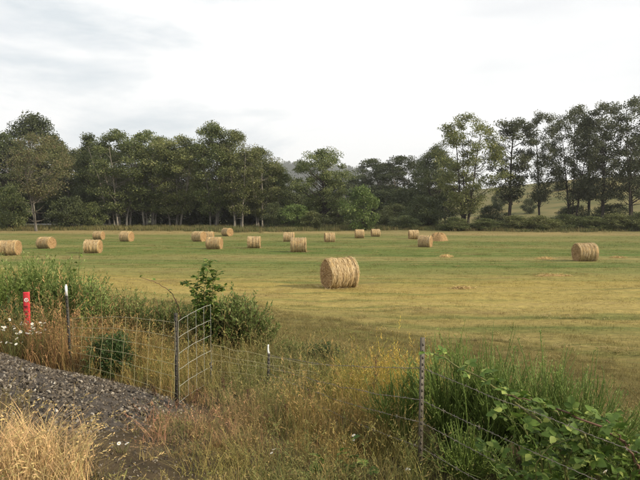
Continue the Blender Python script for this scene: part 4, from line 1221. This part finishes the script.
# big broom mass at the far left
for sd_, px, d, toppy, spread, n, lab in [
    (61, -8, 10.6, 252, 1.0, 240, 'tall broom at the left edge behind the red marker post'),
    (62, 34, 11.2, 243, .95, 260, 'tallest broom of the left mass, below the leftmost bales'),
    (63, 74, 10.8, 258, .75, 200, 'broom at the right of the left mass, behind the white-tipped post'),
    (64, 12, 9.9, 296, .7, 160, 'lower dark green broom beside the red marker post')]:
    p = at(px, d); h = ray(px, toppy, d)[2] - p[2]
    put('broom_shrub', broom(sd_, h, spread, int(n * .6), n * 26, .036 if sd_ == 61 else .06, .2, .006), BM if sd_ == 61 else (M_broomstem, M_dkshrub if sd_ == 64 else M_shrubleaf), p, lab, 'shrub', 'broom shrubs at the left')
put_shrub('leafy_shrub', 71, 95, 10.2, 282, 42, 90, 60, .045, M_shrubleaf, 'leafy green shrub right of the white-tipped post', group=GS)
for sd_, px, d, toppy, spread, n, lf_, mt, lab in [
    (72, 128, 10.6, 284, .62, 80, .05, M_shrubleaf, 'spreading shrub behind the left end of the mesh panel'),
    (73, 166, 10.3, 290, .60, 80, .05, M_shrubleaf, 'low brownish-green shrub behind the right end of the mesh panel'),
    (74, 240, 9.8, 286, .60, 190, .066, M_shrubleaf, 'grey-green willowy shrub right of the folded mesh wing'),
    (75, 208, 9.9, 290, .45, 110, .06, M_shrubleaf, 'bright green shrub straight behind the folded mesh wing'),
    (79, 262, 10.0, 312, .36, 70, .055, M_shrubleaf, 'low tail of willowy growth right of the grey-green shrub')]:
    p = at(px, d); h = ray(px, toppy, d)[2] - p[2]
    put('willow_shrub' if sd_ > 73 else 'leafy_shrub', broom(sd_, h, spread, n, n * 42, lf_, .1, .006), (M_twig, mt), p, lab, 'shrub', GS)
put_shrub('dark_bush', 76, 108, 8.05, 336, 50, 130, 60, .045, M_dkshrub, 'small dark green bush behind the mesh near the gravel', group=GS)
put_shrub('weed_clump', 77, 322, 9.4, 344, 56, 90, 40, .04, M_dkshrub, 'low dark green weed clump in the middle behind the barbed wire', group=GS)
put_shrub('weed_clump', 78, 288, 9.8, 342, 40, 60, 40, .035, M_shrubleaf, 'low purplish-green weed clump left of the dark one in the middle', group=GS)

# brambles: arching canes with compound leaves, each leaf an object
def leaflet(c, d, up_, ln, wd):
    d = d / np.linalg.norm(d); s = np.cross(d, up_); s /= np.linalg.norm(s); n = np.cross(s, d)
    V, T = [], []
    prof = [(0, 0), (.15, .5), (.38, .95), (.62, .85), (.85, .42), (1, 0)]
    for f, w_ in prof:
        base = c + d * ln * f - n * .10 * ln * f * f
        V += [base - s * wd * .5 * w_ + n * wd * .16 * w_, base, base + s * wd * .5 * w_ + n * wd * .16 * w_]
    Q = []
    for i in range(5): Q += [[3 * i, 3 * i + 1, 3 * i + 4, 3 * i + 3], [3 * i + 1, 3 * i + 2, 3 * i + 5, 3 * i + 4]]
    return np.array(V), Q
def leaf_mesh(seed, n=3):
    r = np.random.default_rng(seed); mb = MB()
    mb.tubes(np.array([[0, 0, 0], [.3, 0, .05], [.55, 0, .04]]), np.array([.022, .018, .014]), 3)
    U = np.array([0, 0, 1.]) + r.normal(0, .12, 3)
    V, Q = leaflet(np.array([.55, 0, .04]), np.array([1, 0, -.12]), U, .62, .46); mb.add(V, None, Q)
    for sg in (-1, 1):
        V, Q = leaflet(np.array([.5, 0, .04]), np.array([.45, sg, -.05]), U + r.normal(0, .15, 3), .5, .36); mb.add(V, None, Q)
        if n == 5:
            V, Q = leaflet(np.array([.48, 0, .04]), np.array([-.35, sg, -.1]), U + r.normal(0, .15, 3), .38, .27); mb.add(V, None, Q)
    return with_mat(mb.mesh('leaf', True), M_bramble)
LEAVES = [leaf_mesh(s, 3 + 2 * (s % 2)) for s in range(5)]
def bramble(name, canes, leaf_size, label, seed, group=None, per_m=16, mat=M_cane, cat='bramble', r=.0055):
    """canes: lists of world points"""
    rr = np.random.default_rng(seed)
    root = np.asarray(canes[0][0], float)
    e = thing(name, root, label, cat, group)
    for cn in canes:
        cn = np.asarray(cn, float) - root
        tt = np.linspace(0, 1, len(cn)); ts = np.linspace(0, 1, 24)
        q = np.stack([np.interp(ts, tt, cn[:, i]) for i in range(3)], 1)
        for _ in range(3): q[1:-1] = (q[:-2] + 2 * q[1:-1] + q[2:]) / 4
        q[1:-1] += rr.normal(0, .006, (22, 3))
        mb = MB(); mb.tubes(q, r * (1.1 - .7 * ts), 5); obj('cane', mb.mesh('cane'), mat, e)
        L_ = np.concatenate([[0], np.cumsum(np.linalg.norm(np.diff(q, axis=0), axis=1))])
        for j, l in enumerate(np.arange(.12, L_[-1], 1 / per_m)):
            p = [np.interp(l, L_, q[:, i]) for i in range(3)]
            o = bpy.data.objects.new('leaf', LEAVES[rr.integers(5)]); COL.objects.link(o); o.parent = e
            o.location = p; s = leaf_size * rr.uniform(.6, 1.2); o.scale = (s, s, s)
            o.rotation_euler = (rr.normal(0, .4), rr.normal(-.25, .4), rr.uniform(0, 6.28))
    return e
W3 = lambda px, py, d: ray(px, py, d)
G = lambda px, d: at(px, d)
bramble('bramble', [[G(585, 4.0), W3(560, 440, 4.0), W3(520, 405, 4.15), W3(478, 375, 4.35), W3(428, 352, 4.55)],
                    [G(600, 4.0), W3(590, 440, 3.9), W3(570, 420, 3.95), W3(530, 398, 4.1)]], .122, 'long arching bramble cane reaching up left to the steel post', 81, per_m=22, r=.013)
bramble('bramble', [[G(660, 3.7), W3(640, 450, 3.7), W3(610, 432, 3.8), W3(570, 414, 3.9), W3(535, 402, 4.0), W3(505, 395, 4.1)],
                    [G(652, 3.7), W3(640, 465, 3.6), W3(622, 440, 3.65), W3(606, 420, 3.75)]], .122, 'reddish bramble cane along the wire at the right edge', 82, per_m=30, mat=M_canered, r=.011)
bramble('bramble', [[G(560, 3.9), W3(570, 450, 3.9), W3(592, 428, 3.95), W3(612, 410, 4.0)],
                    [G(560, 3.9), W3(540, 450, 3.85), W3(520, 425, 3.95), W3(500, 412, 4.05)],
                    [G(545, 3.9), W3(535, 465, 3.8), W3(550, 445, 3.8), W3(575, 440, 3.75)],
                    [G(560, 4.1), W3(548, 430, 4.1), W3(530, 405, 4.2), W3(506, 390, 4.3), W3(488, 384, 4.4)],
                    [G(575, 3.8), W3(590, 468, 3.75), W3(606, 452, 3.75), W3(628, 448, 3.7)],
                    [G(520, 4.0), W3(505, 470, 3.95), W3(492, 452, 4.0), W3(478, 448, 4.05)]], .122, 'leafy bramble clump filling the bottom right corner', 83, per_m=34)
bramble('bramble', [[G(620, 3.6), W3(620, 470, 3.6), W3(600, 455, 3.65), W3(580, 458, 3.7)],
                    [G(625, 3.6), W3(632, 470, 3.55), W3(640, 455, 3.6), W3(650, 452, 3.6)]], .122, 'low bramble leaves at the right edge of the photo below the wire', 84, per_m=36)
bramble('bramble', [[G(345, 4.7), W3(345, 468, 4.7), W3(352, 444, 4.7)], [G(340, 4.7), W3(330, 470, 4.65), W3(316, 458, 4.7)], [G(350, 4.7), W3(362, 472, 4.65), W3(372, 466, 4.7)], [G(335, 4.6), W3(312, 478, 4.55), W3(300, 474, 4.5)]],
        .12, 'small dark green bramble plant at the bottom centre', 85, per_m=22)
bramble('bramble_shoot', [[G(214, 9.6), W3(207, 320, 9.6), W3(203, 295, 9.6), W3(207, 275, 9.6), W3(211, 259, 9.6)],
                          [G(214, 9.6), W3(200, 300, 9.6), W3(192, 288, 9.6), W3(183, 281, 9.6)], [G(214, 9.6), W3(206, 300, 9.6), W3(216, 290, 9.6), W3(224, 287, 9.6)],
                          [G(210, 9.5), W3(200, 315, 9.5), W3(196, 292, 9.5), W3(199, 272, 9.5)], [G(216, 9.5), W3(212, 300, 9.5), W3(213, 284, 9.5), W3(218, 270, 9.5)]],
        .13, 'upright leafy bramble shoot standing above the folded mesh wing', 86, per_m=60, r=.009)
bramble('bramble_shoot', [[G(182, 9.7), W3(180, 310, 9.7), W3(172, 292, 9.7), W3(155, 282, 9.7), W3(140, 277, 9.7)]], .10, 'brown arching bramble cane above the mesh panel', 87, per_m=6, mat=M_canered, r=.010)
bramble('bramble_shoot', [[G(78, 9.4), W3(80, 300, 9.4), W3(78, 270, 9.4), W3(80, 246, 9.4)], [G(78, 9.4), W3(86, 300, 9.4), W3(92, 282, 9.4)]], .11, 'thin upright shoot above the white-tipped post', 88, per_m=12, r=.008)

# daisies by the marker post
def flower_mesh():
    mb = MB(); n = 13; a = np.arange(n) / n * 6.283
    D = np.stack([np.cos(a), np.sin(a), 0 * a + .05], 1)
    mb.leaves(D * .25, D, np.tile([0, 0, 1.], (n, 1)), .78, .36, .08)
    return with_mat(mb.mesh('petals'), M_petal)
def disc_mesh():
    mb = MB(); th = np.arange(8) / 8 * 6.283
    V = [[.3 * math.cos(x), .3 * math.sin(x), .02] for x in th] + [[.2 * math.cos(x), .2 * math.sin(x), .12] for x in th] + [[0, 0, .15]]
    mb.add(V, [[8 + i, 8 + (i + 1) % 8, 16] for i in range(8)], [[i, (i + 1) % 8, 8 + (i + 1) % 8, 8 + i] for i in range(8)])
    return with_mat(mb.mesh('flower_disc', True), M_yolk)
PET, DISC = flower_mesh(), disc_mesh()
def daisy(p, h, nf, label, seed, group, size=.032, spread=.16):
    r = np.random.default_rng(seed); e = thing('daisy_plant', p, label, 'flowers', group)
    for i in range(nf):
        a = r.uniform(0, 6.28); q = np.array([math.cos(a), math.sin(a), 0]) * r.uniform(.02, spread); hh = h * r.uniform(.72, 1.05)
        P = np.array([q * .2 + [0, 0, -.03], q * .6 + [0, 0, hh * .5], q + [0, 0, hh]])
        mb = MB(); mb.tubes(P, np.array([.004, .0035, .003]), 3); obj('stem', mb.mesh('stem'), M_stem, e)
        f = obj('flower_head', PET, None, e); f.location = q + np.array([0, 0, hh]); s = size * r.uniform(.75, 1.15); f.scale = (s, s, s); f.rotation_euler = (r.normal(.35, .35), r.normal(0, .35), r.uniform(0, 6))
        obj('flower_disc', DISC, None, f)
for i, (px, py, d, nf, lab) in enumerate([
    (3, 322, 8.5, 6, 'white daisies at the left edge of the photo, uppermost in the patch'), (12, 328, 8.4, 7, 'white daisies left of the red marker post'),
    (20, 325, 8.4, 6, 'white daisies just left of the foot of the red marker post'), (31, 323, 8.4, 7, 'white daisies in front of the red marker post'),
    (38, 324, 8.5, 5, 'white daisies right of the red marker post'), (8, 340, 8.2, 5, 'lower white daisies near the left edge of the photo')]):
    p = at(px, d); daisy(p, ray(px, py, d)[2] - p[2], nf + 3, lab, 200 + i, 'daisies by the marker post', .028)
for i, (px, py, d, nf, lab) in enumerate([(348, 436, 5.3, 4, 'small white flowers left of the steel post in the tall dry grass'), (118, 462, 4.6, 5, 'small white flowers on the track at the bottom left'), (278, 466, 4.9, 4, 'small white flowers at the bottom centre left of the bramble plant'),
                                          (405, 466, 4.7, 4, 'small white flowers at the foot of the steel post'), (612, 470, 3.9, 5, 'small white flowers under the brambles at the bottom right')]):
    p = at(px, d); daisy(p, max(.12, ray(px, py, d)[2] - p[2]), nf, lab, 230 + i, 'small white flowers in the grass', .02, .10)

# dark dead dock stalks standing in the dry grass
for j, (px, top, d, lab) in enumerate([(243, 385, 6.6, 'dark dead stalk below the white-capped post'), (283, 398, 6.2, 'dark dead stalk in the dry grass left of the weed clump'), (312, 385, 6.4, 'dark dead stalk right under the dark weed clump'),
                                       (226, 372, 7.2, 'dark dead stalk beside the sagging mesh'), (198, 398, 6.6, 'dark dead stalk in the pinkish grass'), (262, 420, 5.7, 'dark dead stalk low in the middle of the dry grass'),
                                       (372, 352, 6.6, 'tall dead stalk in the golden grass left of the steel post'), (150, 402, 6.6, 'dark dead stalk at the right end of the gravel bank')]):
    p = at(px, d); h = max(.25, ray(px, top, d)[2] - p[2]); r = np.random.default_rng(300 + j)
    e = thing('dock_stalk', p, lab, 'dead stalk', 'dead stalks in the dry grass')
    q = np.linspace(0, 1, 8); P = np.stack([.05 * np.sin(q * 2 + j), .04 * np.cos(q * 2 + j) - .04, h * q - .03], 1)
    mb = MB(); mb.tubes(P, .006 - .003 * q, 4)
    for _ in range(5):
        i = r.integers(3, 7); a_ = r.uniform(0, 6.28); ln = h * r.uniform(.12, .25); mb.tubes(np.array([P[i], P[i] + np.array([math.cos(a_) * .35, math.sin(a_) * .35, .9]) * ln]), np.array([.003, .0015]), 3)
    obj('stem', mb.mesh('stem'), M_twig, e)
    mb = MB(); m = 90; i = r.uniform(3.5, 7, m); i0 = i.astype(int).clip(0, 6); c_ = P[i0] + (P[i0 + 1] - P[i0]) * (i - i0)[:, None] + r.normal(0, .018, (m, 3))
    mb.leaves(c_, r.normal(0, 1, (m, 3)), r.normal(0, 1, (m, 3)), .018, .012); obj('seed_head', mb.mesh('seed_head'), M_twig, e)

# ------------------------------------------------------------------ the air
M_haze, t = newmat('haze_air')
pv = nd(t, 'ShaderNodeVolumePrincipled', Density=HAZE, Anisotropy=.3)
pv.inputs['Color'].default_value = (.93, .96, 1, 1)
out = t.nodes.new('ShaderNodeOutputMaterial'); t.links.new(pv.outputs[0], out.inputs['Volume'])
mb = MB(); mb.box((0, 1600, 118), (2700, 2000, 120))
o = obj('haze', mb.mesh('haze'), M_haze); tag(o, 'thin pale haze in the air over the whole valley', 'haze', kind='stuff')
